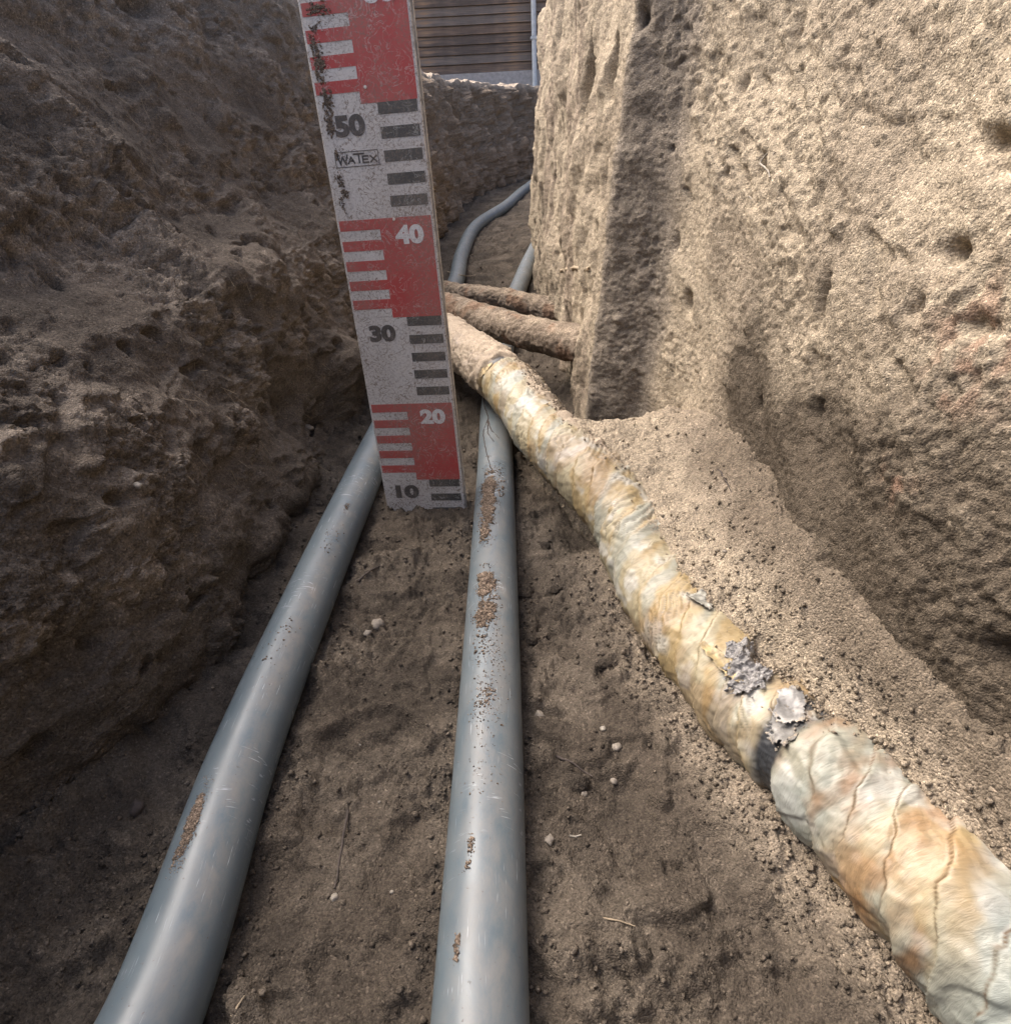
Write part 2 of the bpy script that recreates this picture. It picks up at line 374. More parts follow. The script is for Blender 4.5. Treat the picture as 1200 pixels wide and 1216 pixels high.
# stretched coordinates for dig marks that run down the face and forwards
A = V @ np.array([[1, 0, 0], [0, .8, -.6], [0, .6, .8]]).T * np.array([1.0, .35, 1.0])
big = fbm(V, 4.2, 3, 11)
slab = fbm(A, 13, 3, 21, .55)
crum = sst(-.10, .25, fbm(V, 7, 3, 31))          # where the face is crumbly rather than cut smooth
fp = lambda x, y: feature_pos(Vp, V, x, y)
def blob(V, c, r, asp=(1, 1, 1)):
    return np.exp(-((((V - c) / (np.array(asp) * r)) ** 2).sum(1)))
smooth_patch = np.zeros(len(V))
for (x, y, r, asp) in [(160, 165, .07, (1, 1, .8)), (40, 340, .06, (1, 1.2, .5)), (255, 270, .06, (1, 1.6, .45)), (235, 160, .05, (1, 1, 1)), (350, 250, .10, (1, 1, .8)), (130, 425, .07, (1, 1.3, .4)), (250, 445, .05, (1, 1, .5)), (60, 900, .03, (1, 1, 1)), (300, 130, .09, (1, 1, .8))]:
    smooth_patch = np.maximum(smooth_patch, blob(V, fp(x, y), r, asp))
crum = crum * (1 - smooth_patch)
lump = bil(A * np.array([1, 1.4, 1]), 38, 3, 41, .6)
fine = bil(V, 110, 3, 51, .6)
rid = 1 - np.abs(gn(A, 16, 61)); rid = np.clip(rid - .55, 0, 1)
terr = fbm(V * np.array([1, 1, 1.6]), 9, 3, 66); terr = sst(-.06, .06, terr) + .6 * sst(.22, .30, terr)
disp = .022 * big + .006 * slab * (1 - .4 * smooth_patch) + .007 * (terr - .6) * (1 - .7 * smooth_patch) + crum * (.006 * (lump - .35)) + (.25 + .75 * crum) * .0060 * (fine - .3) + .004 * rid * (1 - smooth_patch)
disp += .0026 * fbm(V, 230, 2, 71) * (.3 + crum)
A2 = A + np.stack([fbm(V, 14, 2, 72), fbm(V, 14, 2, 73), fbm(V, 14, 2, 74)], 1) * .03
t1 = fbm(A2, 22, 3, 75); t2 = fbm(A2 * np.array([1, 2.2, 1]), 48, 3, 76)
ledge = (.007 * (sst(.0, .025, t1) + sst(.22, .245, t1) - sst(-.25, -.225, -t1) * 0) + .0035 * (sst(.02, .05, t2) + sst(.3, .33, t2)))
disp += .22 * (ledge - .006) * (1 - .85 * smooth_patch) * (.35 + .65 * crum)
disp += .0025 * fbm(A, 120, 2, 78) * (1 - .6 * smooth_patch)
# small scooped cavities
pit = np.zeros(len(V))
pn = gn(V, 34, 81); pit = sst(.5, .62, pn) * .010
for (x, y, r, dp, asp) in [(350, 490, .03, .035, (1, 1.4, .7)), (395, 500, .035, .05, (1, 1.5, .8)), (218, 238, .009, .016, (1, 1, 1)), (60, 70, .008, .014, (1, 1, 1)), (268, 150, .009, .014, (1, 1, 1)), (385, 415, .010, .02, (1, 1, 1)), (135, 275, .012, .012, (1, 2, .6)), (160, 5, .02, .03, (1, 1.5, .7)), (240, 10, .015, .02, (1, 1, .8)), (163, 960, .006, .012, (1, 1, 1)), (10, 385, .02, .01, (1, 2, .5))]:
    pit = pit + dp * blob(V, fp(x, y), r, asp)
bul = np.zeros(len(V))
for (x, y, r, dp, asp) in [(405, 430, .07, .045, (1, 1.2, .7)), (300, 330, .07, .020, (1, 1.5, .5)), (60, 600, .12, .03, (1, 1, .8)), (130, 740, .10, .02, (1, 1, .8)), (330, 50, .14, .03, (1, 1.2, .9)), (60, 150, .12, .02, (1, 1, 1)), (500, 130, .2, .04, (1, 1, 1))]:
    bul = bul + dp * blob(V, fp(x, y), r, asp)
disp = disp + bul - pit
# far stretch: strong rooty, vertically streaked face with a ragged crest
farm = sst(2.2, 2.8, V[:, 1])
As = V * np.array([1, 1, .28])
disp = disp * (1 - .7 * sst(.84, .93, tgrid) * farm) + farm * (1 - .8 * sst(.84, .93, tgrid)) * (.045 * fbm(As, 13, 3, 91, .6) + .024 * bil(As, 34, 2, 95))
VL = V + nrm * (disp * (.12 + .88 * top))[:, None]
crest_n = fbm(V * np.array([1, 1, 0]), 6, 4, 97) * .02 + fbm(V * np.array([1, 1, 0]), 30, 3, 98) * .008
VL[:, 2] += sst(.85, .95, tgrid) * (crest_n + .004)
# colour: dusty mid brown, damp darker patches, dry tops
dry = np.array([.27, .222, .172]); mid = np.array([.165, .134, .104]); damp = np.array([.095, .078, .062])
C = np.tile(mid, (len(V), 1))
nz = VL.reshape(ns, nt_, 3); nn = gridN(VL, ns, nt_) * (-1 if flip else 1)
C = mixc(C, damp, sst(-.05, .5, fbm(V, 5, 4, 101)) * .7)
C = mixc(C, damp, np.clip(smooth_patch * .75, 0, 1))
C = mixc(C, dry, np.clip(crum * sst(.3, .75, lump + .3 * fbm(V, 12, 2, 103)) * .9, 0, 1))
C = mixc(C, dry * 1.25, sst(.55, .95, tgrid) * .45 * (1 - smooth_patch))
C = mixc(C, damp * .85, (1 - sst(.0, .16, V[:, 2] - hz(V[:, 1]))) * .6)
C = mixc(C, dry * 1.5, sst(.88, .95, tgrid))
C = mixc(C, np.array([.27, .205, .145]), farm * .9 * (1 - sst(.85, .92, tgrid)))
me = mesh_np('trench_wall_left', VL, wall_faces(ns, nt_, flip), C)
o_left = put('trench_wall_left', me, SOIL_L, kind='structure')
NL, nnL, tL = (ns, nt_), nn, tgrid

# ---- right wall
RPROF = [(0, 0, 0), (.12, .05, .12), (.5, .42, .52), (.8, .8, .85), (.9, .94, .965), (.94, 1.0, .995), (.97, 1.06, 1.006), (1, 1.14, 1.0)]
V, ns, nt_, RR = wall_base(RWL, RPROF, .0037, 390, 5)
nrm, flip = orient(V, ns, nt_, np.array([-1, 0, .3]))
Vp = proj(V); tgrid = np.tile(np.linspace(0, 1, nt_), ns); top = 1 - sst(.90, .98, tgrid)
fp = lambda x, y: feature_pos(Vp, V, x, y)
near = 1 - sst(.80, .88, V[:, 1]); facet = sst(.80, .84, V[:, 1]) * (1 - sst(.875, .90, V[:, 1])) * (V[:, 0] < .4); fr = sst(.87, .92, V[:, 1])
B = V @ np.array([[1, 0, 0], [0, .82, .57], [0, -.57, .82]]).T * np.array([1, .3, 1])
As = V * np.array([1, 1, .22])
crum = sst(-.05, .35, fbm(V, 8, 3, 131)) * near
for (x, y, r, asp, s) in [(1040, 480, .05, (1, 1, 1), 1), (1170, 640, .06, (1, 1, 1), 1), (1180, 400, .06, (1, 1, 1), 1), (930, 380, .02, (1, 1, 2), 1), (1060, 860, .03, (1, 1, .6), 1), (1170, 820, .03, (1, 1, 1), 1)]:
    crum = np.maximum(crum, blob(V, fp(x, y), r, asp) * s)
smo = np.zeros(len(V))
for (x, y, r, asp) in [(1080, 60, .07, (1, 1.4, .5)), (940, 560, .045, (1, 1, 1.2)), (1040, 720, .05, (1, 1, .8)), (1150, 900, .05, (1, 1, .7)), (870, 300, .04, (1, 1, 1))]:
    smo = np.maximum(smo, blob(V, fp(x, y), r, asp))
crum = crum * (1 - .8 * smo)
lump = bil(V, 38, 3, 141, .55); fine = bil(V, 130, 3, 151, .6)
disp = .014 * fbm(V, 5, 2, 111) * near + .0045 * fbm(B, 16, 3, 121, .55) * near + crum * .0055 * (lump - .3) * near + (.3 + .7 * crum) * .0030 * (fine - .3) + .0018 * fbm(V, 300, 2, 171)
disp += fr * (.012 * fbm(V * np.array([1, 1, .5]), 12, 4, 181, .55) + .004 * bil(As, 45, 2, 185) + .012 * fbm(V, 5, 2, 183)) * (1 - .5 * facet) + .004 * fbm(V, 26, 3, 184) * fr * (1 - facet) + .0015 * fbm(V, 26, 3, 184) * facet
disp += facet * .003 * fbm(V, 30, 3, 187)
# diagonal flakes on the lit face
fl = fbm(B, 30, 3, 191); disp += near * .0022 * sst(.02, .06, fl) * sst(.25, .4, V[:, 2]) * (1 - smo)
pit = sst(.50, .62, gn(B, 46, 195)) * .006 * near * sst(.15, .35, V[:, 2]) + sst(.40, .55, gn(As * np.array([1, 1, 1.6]), 22, 196)) * .018 * fr
for (x, y, r, dp, asp) in [(1178, 165, .007, .016, (1, 1.6, .8)), (1196, 190, .008, .016, (1, 1, .7)), (1133, 297, .007, .018, (1, 1.1, .8)), (1090, 188, .004, .009, (1, 1, 1)), (818, 358, .008, .02, (1, 1, 1.3)), (797, 290, .006, .009, (1, 1, 2)), (910, 197, .008, .014, (1, 1, 1.2)),
                        (985, 355, .006, .014, (1, 1, 3)), (940, 70, .005, .012, (1, 1, 7)), (937, 40, .006, .009, (1, 1, 3)), (705, 40, .016, .03, (1, 1, 3.2)), (672, 205, .016, .05, (1, 1.2, 2.2)), (677, 120, .012, .03, (1, 1, 2)), (722, 157, .007, .014, (1, 1, 1.6)), (870, 205, .005, .01, (1, 1, 1)), (880, 105, .006, .009, (1, 1, 1.6)), (1095, 360, .006, .008, (1, 1, 1)),
                        (1080, 375, .004, .008, (1, 1, 1)), (965, 490, .005, .009, (1, 1, 1.5)), (895, 480, .005, .010, (1, 1, 1.6)), (1190, 780, .008, .012, (1, 1, 1)), (1160, 385, .010, .008, (1, 1, .6)), (735, 380, .006, -.008, (1, 1, 1)), (1075, 378, .006, -.006, (1, 1, 1)), (760, 20, .01, .02, (1, 1, 1)), (740, 90, .012, .01, (1, 1, 1.5))]:
    pit = pit + dp * blob(V, fp(x, y), r, asp)
disp = disp - pit
VR = V + nrm * (disp * (.12 + .88 * top))[:, None]
VR[:, 2] += sst(.88, .95, tgrid) * (fbm(V * np.array([1, 1, 0]), 8, 3, 197) * .012 + .004)
dryR = np.array([.355, .295, .215]); midR = np.array([.235, .192, .142]); darkR = np.array([.088, .070, .051]); reddy = np.array([.24, .15, .105])
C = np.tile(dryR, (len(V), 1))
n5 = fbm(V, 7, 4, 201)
# darker brown lower and nearer part of the face
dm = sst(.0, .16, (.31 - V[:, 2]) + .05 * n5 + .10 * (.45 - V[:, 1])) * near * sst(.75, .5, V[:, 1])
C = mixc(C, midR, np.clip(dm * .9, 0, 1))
C = mixc(C, darkR, np.clip(sst(-.02, .06, (.285 - V[:, 2]) + .06 * n5) * near * sst(.67, .55, V[:, 1] + .05 * n5), 0, 1) * .95)
C = mixc(C, midR, sst(.1, .5, n5) * .6)
C = mixc(C, dryR * .95, np.clip(crum * sst(.45, .9, lump), 0, 1) * .4 * sst(.15, .32, V[:, 2]))
C = mixc(C, np.array([.21, .178, .142]), np.clip(sst(.75, .80, V[:, 1] + .02 * n5) * (1 - sst(.862, .872, V[:, 1])), 0, 1) * .9 * (V[:, 0] < .5))
C = mixc(C, np.array([.25, .20, .15]), sst(.2, .5, fbm(As, 9, 3, 205)) * fr * .8)
for (x, y, r, col) in [(1190, 395, .03, reddy), (1145, 380, .015, reddy), (1140, 460, .015, reddy), (1080, 575, .012, reddy)]:
    C = mixc(C, col, blob(V, fp(x, y), r) * .7 * sst(-.1, .3, fbm(V, 60, 2, 207)))
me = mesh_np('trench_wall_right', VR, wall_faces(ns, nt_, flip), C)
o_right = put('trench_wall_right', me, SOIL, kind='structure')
NR = (ns, nt_)

# ------------------------------------------------------------------ pipe courses
OLD = [(1420, 1500, .20), (1290, 1290, .232), (1149, 1090, .275), (1056, 997, .31), (970, 907, .348), (908, 848, .388), (838, 768, .440), (785, 698, .50), (745, 615, .57), (700, 565, .62), (647, 512, .70), (597, 450, .83), (545, 410, .98), (480, 378, 1.22), (420, 352, 1.50)]
MID = [(566, 1400, .345), (570, 1216, .355), (580, 900, .4767), (585, 700, .63), (588, 560, .83), (589, 475, 1.08), (603, 378, 1.62), (617, 338, 1.93), (632, 303, 2.28), (650, 275, 2.70), (690, 255, 3.1)]
LFT = [(100, 1360, .30), (178, 1216, .355), (289, 900, .4767), (372, 700, .63), (430, 570, .81), (470, 485, 1.06), (505, 410, 1.42), (541, 335, 1.93), (548, 303, 2.15), (566, 268, 2.55), (600, 245, 3.05), (622, 226, -3.4), (645, 212, -3.72), (690, 203, -4.1), (760, 199, -4.5)]
def catmull(Pn, step):
    Pn = np.array(Pn); out = []
    Q = np.vstack([2 * Pn[0] - Pn[1], Pn, 2 * Pn[-1] - Pn[-2]])
    for i in range(1, len(Q) - 2):
        n = max(2, int(np.linalg.norm(Q[i + 1] - Q[i]) / .004)); t = np.linspace(0, 1, n, endpoint=False)[:, None]
        d = [max(1e-6, np.linalg.norm(Q[i + k] - Q[i + k - 1]) ** .5) for k in (0, 1, 2)]
        # centripetal tangents
        t0, t1, t2, t3 = 0, d[0], d[0] + d[1], d[0] + d[1] + d[2]
        tt = t1 + t * (t2 - t1)
        A1 = (t1 - tt) / (t1 - t0) * Q[i - 1] + (tt - t0) / (t1 - t0) * Q[i]; A2 = (t2 - tt) / (t2 - t1) * Q[i] + (tt - t1) / (t2 - t1) * Q[i + 1]; A3 = (t3 - tt) / (t3 - t2) * Q[i + 1] + (tt - t2) / (t3 - t2) * Q[i + 2]
        B1 = (t2 - tt) / (t2 - t0) * A1 + (tt - t0) / (t2 - t0) * A2; B2 = (t3 - tt) / (t3 - t1) * A2 + (tt - t1) / (t3 - t1) * A3
        out.append((t2 - tt) / (t2 - t1) * B1 + (tt - t1) / (t2 - t1) * B2)
    c = np.vstack(out + [Pn[-1:]])
    seg = np.linalg.norm(np.diff(c, axis=0), axis=1); L = np.r_[0, np.cumsum(seg)]
    if callable(step):
        s = [0.0]
        while s[-1] < L[-1]:
            q = np.array([np.interp(s[-1], L, c[:, j]) for j in range(3)]); s.append(s[-1] + step(q))
        s = np.array(s[:-1] + [L[-1]])
    else: s = np.linspace(0, L[-1], max(2, int(L[-1] / step)))
    return np.stack([np.interp(s, L, c[:, j]) for j in range(3)], 1), s
def course(pix, floor_z=None):
    pts = []
    for (x, y, d) in pix:
        if floor_z is None or d < 0: pts.append(P(x, y, abs(d))); continue
        r = ray(x, y); t = d                      # lay the pipe on the trench bottom along this ray
        for _ in range(30):
            q = CAMP + r * t; zt = hz(q[1]) + floor_z
            if r[2] < -.04: t += .7 * ((zt - CAMP[2]) / r[2] - t)
        q = CAMP + r * t if r[2] < -.04 else CAMP + r * d
        pts.append(q)
    return np.array(pts)
PR = .0252; OR_ = .036
C_OLD = np.array([P(a, b, d * 1.108) for a, b, d in OLD])
C_MID = course(MID, PR - .004)
C_LFT = course(LFT, PR - .004)
def tube_frame(c):
    T = np.gradient(c, axis=0); T /= np.linalg.norm(T, axis=1)[:, None]
    side = np.cross(T, np.array([0, 0, 1.0])); side /= np.linalg.norm(side, axis=1)[:, None]
    up = np.cross(side, T); return T, side, up
def tube_np(c, rad, nseg, frame=None):
    T, side, up = frame or tube_frame(c)
    th = np.linspace(0, 2 * np.pi, nseg, endpoint=False)
    r = rad if np.ndim(rad) == 2 else (np.asarray(rad).reshape(-1, 1) * np.ones((len(c), nseg)))
    D = side[:, None, :] * np.cos(th)[None, :, None] + up[:, None, :] * np.sin(th)[None, :, None]
    return (c[:, None, :] + D * r[..., None]).reshape(-1, 3), D.reshape(-1, 3), th
c_old, s_old = catmull(C_OLD, lambda q: max(.001, .0028 * np.linalg.norm(q - CAMP)))
c_mid, s_mid = catmull(C_MID, .006)
c_lft, s_lft = catmull(C_LFT, .006)
def near_old(XY):
    """signed lateral distance from the old pipe's axis (positive = wall side), axis height, arc length"""
    c = c_old[::6]; s = s_old[::6]
    T = np.gradient(c[:, :2], axis=0); T /= np.linalg.norm(T, axis=1)[:, None]
    out_d = np.empty(len(XY)); out_z = np.empty(len(XY)); out_s = np.empty(len(XY))
    for a in range(0, len(XY), 40000):
        q = XY[a:a + 40000]; d2 = ((q[:, None, :] - c[None, :, :2]) ** 2).sum(-1); i = d2.argmin(1)
        dv = q - c[i, :2]; sg = np.sign(T[i, 1] * dv[:, 0] - T[i, 0] * dv[:, 1])
        out_d[a:a + 40000] = np.sqrt(d2.min(1)) * sg; out_z[a:a + 40000] = c[i, 2]; out_s[a:a + 40000] = s[i]
    return out_d, out_z, out_s

# ------------------------------------------------------------------ trench floor + sand bank (one height field, split)
ys = [-1.3]
while ys[-1] < 5.9:
    y = ys[-1]; ys.append(y + (.025 if y < 0.02 else max(.0014, .0042 * math.sqrt(y * y + .12)) if y < 2.9 else .014))
ys = np.array(ys); nx = 430
u = np.linspace(0, 1, nx)
# row limits just inside both walls
lf = np.interp(ys, [r[1] for r in LW], [r[0] for r in LW]) - .05
rgt = np.interp(ys, [-1.3, .9, 2.4, 2.8, 3.6, 6], [.50, .40, .30, .8, 2.6, 2.8])
X = lf[:, None] + (rgt - lf)[:, None] * u[None, :]; Y = ys[:, None] * np.ones(nx)[None, :]
XY = np.stack([X.ravel(), Y.ravel()], 1); x = XY[:, 0]; y = XY[:, 1]
P3 = np.stack([x, y, np.zeros(len(x))], 1)
od, oz, os_ = near_old(XY)
ny = len(ys)
z = hz(y) + .005 * fbm(P3, 6, 2, 301)
# soil shoulder against both walls
lx = np.interp(y, [r[1] for r in LW], [r[0] for r in LW])
z += .030 * np.exp(-np.maximum(x - lx - .012, 0) / .032) * (1 - sst(2.4, 3, y)) * (.7 + .6 * gn(P3, 9, 303))
# bank that carries the near part of the old pipe
act = (1 - sst(.46, .60, y)); actR = (1 - sst(.66, .80, y + .02 * gn(P3, 20, 305)))
slope_d = .085 + .02 * fbm(P3, 9, 2, 307)
carry = np.maximum(oz - OR_ * .75, .0)
left_bank = carry * sst(0, 1, 1 - np.clip((-od - OR_ * .6) / slope_d, 0, 1))
z = np.maximum(z, 0) + np.where(od < 0, left_bank, 0) * act
# sand piled between pipe and wall
wallx = np.interp(y, [r[1] for r in RWL[:9]], [r[0] + .012 for r in RWL[:9]])
fr_ = np.clip(od / np.maximum(wallx - (x - od), .02), 0, 1.3)
cover = oz + OR_ * (.45 + .42 * sst(.27, .38, y) + .18 * fbm(P3, 18, 3, 309) + .12 * np.sin(os_ * 21))   # how high up the pipe the sand reaches
pile_top = np.interp(y, [0, .2, .36, .6, .70, .8, .86], [.115, .125, .135, .142, .120, .08, .05])
cover = np.minimum(cover + .0, pile_top + .01)
pile = cover + (np.maximum(pile_top, cover + .01) - cover) * np.clip(fr_, 0, 1.05) ** 1.3 + .012 * np.clip(fr_ - .55, 0, 1) * (1 + .8 * fbm(P3, 14, 2, 311))
e0 = sst(.42, .56, y) * .45; wgt = sst(-.45 + e0, .20 + e0 * .6, od / OR_)
z = np.where(od > -OR_ * .35, z * (1 - wgt * actR) + pile * wgt * actR, z)
z = np.where((od > 0) & (x > .05), np.maximum(z, np.where(od > 0, pile * actR, 0) * wgt), z)
isbank = (od > OR_ * (-.2 + e0)) & (y < .90) & (actR > .02)
z += .05 * np.exp(-((x - .155) / .035) ** 2) * sst(.88, 1.0, y) * (1 - sst(1.45, 1.7, y)) * (1 + .6 * fbm(P3, 15, 3, 313))
# relief of the floor itself
def arc(cx, cy, rx, ry, w):
    q = np.sqrt(((x - cx) / rx) ** 2 + ((y - cy) / ry) ** 2); return np.exp(-((q - 1) / w) ** 2)
fpt = lambda px, py, zz=0.0: CAMP + ray(px, py) * ((zz - CAMP[2]) / ray(px, py)[2])
a0 = fpt(478, 712); z += -.012 * np.exp(-(((x - a0[0]) / .05) ** 2 + ((y - a0[1]) / .06) ** 2) ** 2) + .006 * arc(a0[0], a0[1], .062, .075, .18) * (y > a0[1])
a1 = fpt(690, 640); z += -.010 * np.exp(-(((x - a1[0]) / .022) ** 2 + ((y - a1[1]) / .05) ** 2) ** 2)
a2 = fpt(440, 900); z += .008 * arc(a2[0], a2[1], .05, .04, .12) * (y > a2[1])
a3 = fpt(720, 930); z += -.008 * np.exp(-(((x - a3[0]) / .02) ** 2 + ((y - a3[1]) / .02) ** 2)) 
a4 = fpt(690, 1130); z += .010 * np.exp(-(((x - a4[0]) / .018) ** 2 + ((y - a4[1]) / .016) ** 2))
a5 = fpt(800, 1130); z += .012 * np.exp(-(((x - a5[0]) / .03) ** 2 + ((y - a5[1]) / .03) ** 2) ** 2)
dm_ = np.min(np.abs(x[:, None] - np.interp(y, C_MID[:, 1], C_MID[:, 0])[:, None]), axis=1)
dl_ = np.abs(x - np.interp(y, C_LFT[:, 1], C_LFT[:, 0]))
z += .006 * np.exp(-((np.minimum(dm_, dl_) - .034) / .012) ** 2) * (.3 + gn(P3, 25, 320))
P3[:, 2] = z
crumF = sst(-.1, .35, fbm(P3, 9, 3, 331))
tr = sst(-.02, .02, fbm(P3, 12, 3, 335))
lumpF = bil(P3, 42, 3, 341, .55); fineF = bil(P3, 120, 3, 351, .6)
trod = sst(-.2, 0, x - np.interp(y, C_LFT[:, 1], C_LFT[:, 0])) 
mid_strip = (x > -.4) & (x < np.interp(y, C_MID[:, 1], C_MID[:, 0]))
amp = np.where(mid_strip, 1.0, 1.15)
dz = amp * (.0040 * (tr - .5) + crumF * .0075 * (lumpF - .3)) + (.35 + .65 * crumF) * .0055 * (fineF - .3) + .0016 * fbm(P3, 280, 2, 361)
fq_ = fbm(P3, 20, 3, 363); dz += .003 * (sst(.05, .08, fq_) + sst(-.22, -.19, fq_))
dz += sst(.5, .6, y) * (1 - mid_strip) * .006 * (bil(P3, 60, 2, 365) - .3)
dzb = .005 * fbm(P3, 22, 3, 371) + .0034 * (fineF - .3) + .0016 * fbm(P3, 330, 2, 381) + .004 * sst(.1, .35, gn(P3, 55, 383)) * (1 - sst(.35, .60, y))
isb_soft = sst(-.3, .1, od / OR_) * actR
dz = dz * (1 - isb_soft) + dzb * isb_soft
P3[:, 2] = z + dz
VF = P3
nF = gridN(VF, ny, nx); nF = nF * np.sign(nF[:, 2:3] + 1e-9)
floor_c = np.array([.078, .063, .048]); floor_d = np.array([.050, .041, .032]); floor_l = np.array([.125, .103, .079]); sand_c = np.array([.36, .298, .218]); sand_m = np.array([.275, .225, .167])
C = np.tile(floor_c, (len(VF), 1))
C = mixc(C, floor_d, sst(-.1, .4, fbm(VF, 8, 4, 401)) * .7)
C = mixc(C, floor_l, sst(.1, .5, fbm(VF, 11, 4, 411)) * .6)
C = mixc(C, floor_l, crumF * sst(.35, .8, lumpF) * .5)
# dry grains that rolled off the pipe on to the near bank
roll = sst(-.075, -.03, od + .018 * fbm(VF, 25, 3, 421)) * (od < 0) * act * (1 - .3 * sst(.3, .5, y))
C = mixc(C, sand_m, np.clip(roll, 0, 1) * .85)
C = mixc(C, floor_l * 1.1, sst(.0, .35, gn(VF, 16, 423)) * (np.abs(x - .04) < .03) * .6)
C = mixc(C, sand_c, isb_soft)
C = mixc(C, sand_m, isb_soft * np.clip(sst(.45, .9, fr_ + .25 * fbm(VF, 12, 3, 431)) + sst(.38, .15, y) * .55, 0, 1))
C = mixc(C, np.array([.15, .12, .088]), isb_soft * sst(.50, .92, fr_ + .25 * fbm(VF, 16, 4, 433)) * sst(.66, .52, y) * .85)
F = gridF(ny, nx)[:, ::-1]
nn0 = np.cross(VF[F[0, 1]] - VF[F[0, 0]], VF[F[0, 2]] - VF[F[0, 0]])
if nn0[2] < 0: F = F[:, ::-1]
fb = isbank[F].all(1)
def submesh(name, V, F, C):
    idx, inv = np.unique(F.ravel(), return_inverse=True)
    return mesh_np(name, V[idx], inv.reshape(F.shape), C[idx])
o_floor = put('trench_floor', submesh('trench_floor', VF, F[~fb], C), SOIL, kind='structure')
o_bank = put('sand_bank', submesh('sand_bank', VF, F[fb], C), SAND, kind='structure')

# ------------------------------------------------------------------ surface above the trench: one sheet to the horizon with the trench cut out
def ring(a, b, dense, n):
    return a
gx = np.unique(np.round(np.r_[-150, -80, -40, -20, np.arange(-10, -2, 1.0), np.arange(-2, 3.4, .04), np.arange(3.4, 10, 1.0), 20, 40, 80, 150], 4))
gy = np.unique(np.round(np.r_[-150, -80, -40, -20, np.arange(-10, -2, 1.0), np.arange(-2, 7, .04), np.arange(7, 14, 1.0), 20, 40, 80, 150], 4))
GX, GY = np.meshgrid(gx, gy, indexing='ij'); G = np.stack([GX.ravel(), GY.ravel(), np.zeros(GX.size)], 1)
G[:, 2] = GZ - .012 + (.012 * fbm(G, 2.2, 3, 501) + .006 * fbm(G, 14, 3, 502)) * (np.abs(G[:, 0]) < 12)
poly = [(r[2], r[3]) for r in LW] + [(r[2], r[3]) for r in RWL[::-1]]
poly = np.array(poly)
def inside(x, y):
    c = np.zeros(len(x), bool); j = len(poly) - 1
    for i in range(len(poly)):
        xi, yi = poly[i]; xj, yj = poly[j]
        c ^= ((yi > y) != (yj > y)) & (x < (xj - xi) * (y - yi) / (yj - yi + 1e-12) + xi); j = i
    return c
FG = gridF(len(gx), len(gy)); ctr = G[FG].mean(1); ins = np.zeros(len(ctr), bool)
for dx, dy in ((0, 0), (.045, 0), (-.045, 0), (0, .045), (0, -.045)): ins |= inside(ctr[:, 0] + dx, ctr[:, 1] + dy)
ins &= (ctr[:, 1] > -1.3) & (ctr[:, 0] < 2.62)
CG = np.tile(np.array([.40, .32, .23]), (len(G), 1)); CG = mixc(CG, np.array([.24, .19, .14]), sst(-.1, .4, fbm(G, 3, 4, 511)))
put('ground', mesh_np('ground', G, FG[~ins], CG), SOIL, kind='structure')
def end_wall(name, p0, p1, z0):
    n, m = 30, 20; V = []
    for i in range(n):
        for j in range(m):
            a = i / (n - 1); V.append((p0[0] + (p1[0] - p0[0]) * a, p0[1] + (p1[1] - p0[1]) * a, z0 + (GZ + .04 - z0) * j / (m - 1)))
    V = np.array(V); V[:, :2] += (fbm(V, 8, 3, 521) * .02)[:, None]
    put(name, mesh_np(name, V, gridF(n, m), np.tile(mid, (len(V), 1))), SOIL, kind='structure')
end_wall('trench_end_wall', (-.85, -1.29), (.65, -1.29), -.05)
end_wall('trench_end_wall', (2.58, 3.7), (2.58, 6.2), .1)

# ------------------------------------------------------------------ BVH helpers for resting things on surfaces
def bvh_of(V, F): return BVHTree.FromPolygons([tuple(v) for v in V], [tuple(f) for f in F])
sub = lambda V, ns, nt, k: (V.reshape(ns, nt, 3)[::k, ::k].reshape(-1, 3), gridF(len(range(0, ns, k)), len(range(0, nt, k))))
bv_floor = bvh_of(*sub(VF, ny, nx, 2)); bv_L = bvh_of(*sub(VL, *NL, 3)); bv_R = bvh_of(*sub(VR, *NR, 3))
def hit(px, py, trees=None):
    r = Vector(ray(px, py)).normalized(); best = None
    for t in (trees or (bv_floor, bv_L, bv_R)):
        h = t.ray_cast(Vector(CAMP), r)
        if h[0] is not None and (best is None or h[3] < best[3]): best = h
    return best
def down(x, y, trees=None):
    best = None
    for t in (trees or (bv_floor,)):
        h = t.ray_cast(Vector((x, y, .6)), Vector((0, 0, -1)))
        if h[0] is not None and (best is None or h[0].z > best): best = h[0].z
    return best

# ------------------------------------------------------------------ crumbs
def icos():
    t = (1 + 5 ** .5) / 2
    v = np.array([(-1, t, 0), (1, t, 0), (-1, -t, 0), (1, -t, 0), (0, -1, t), (0, 1, t), (0, -1, -t), (0, 1, -t), (t, 0, -1), (t, 0, 1), (-t, 0, -1), (-t, 0, 1)], float)
    f = np.array([(0, 11, 5), (0, 5, 1), (0, 1, 7), (0, 7, 10), (0, 10, 11), (1, 5, 9), (5, 11, 4), (11, 10, 2), (10, 7, 6), (7, 1, 8), (3, 9, 4), (3, 4, 2), (3, 2, 6), (3, 6, 8), (3, 8, 9), (4, 9, 5), (2, 4, 11), (6, 2, 10), (8, 6, 7), (9, 8, 1)])
    return v / np.linalg.norm(v[0]), f
IV, IF = icos()
OV = np.array([(1, 0, 0), (-1, 0, 0), (0, 1, 0), (0, -1, 0), (0, 0, 1), (0, 0, -1)], float)
OF = np.array([(0, 2, 4), (2, 1, 4), (1, 3, 4), (3, 0, 4), (2, 0, 5), (1, 2, 5), (3, 1, 5), (0, 3, 5)])
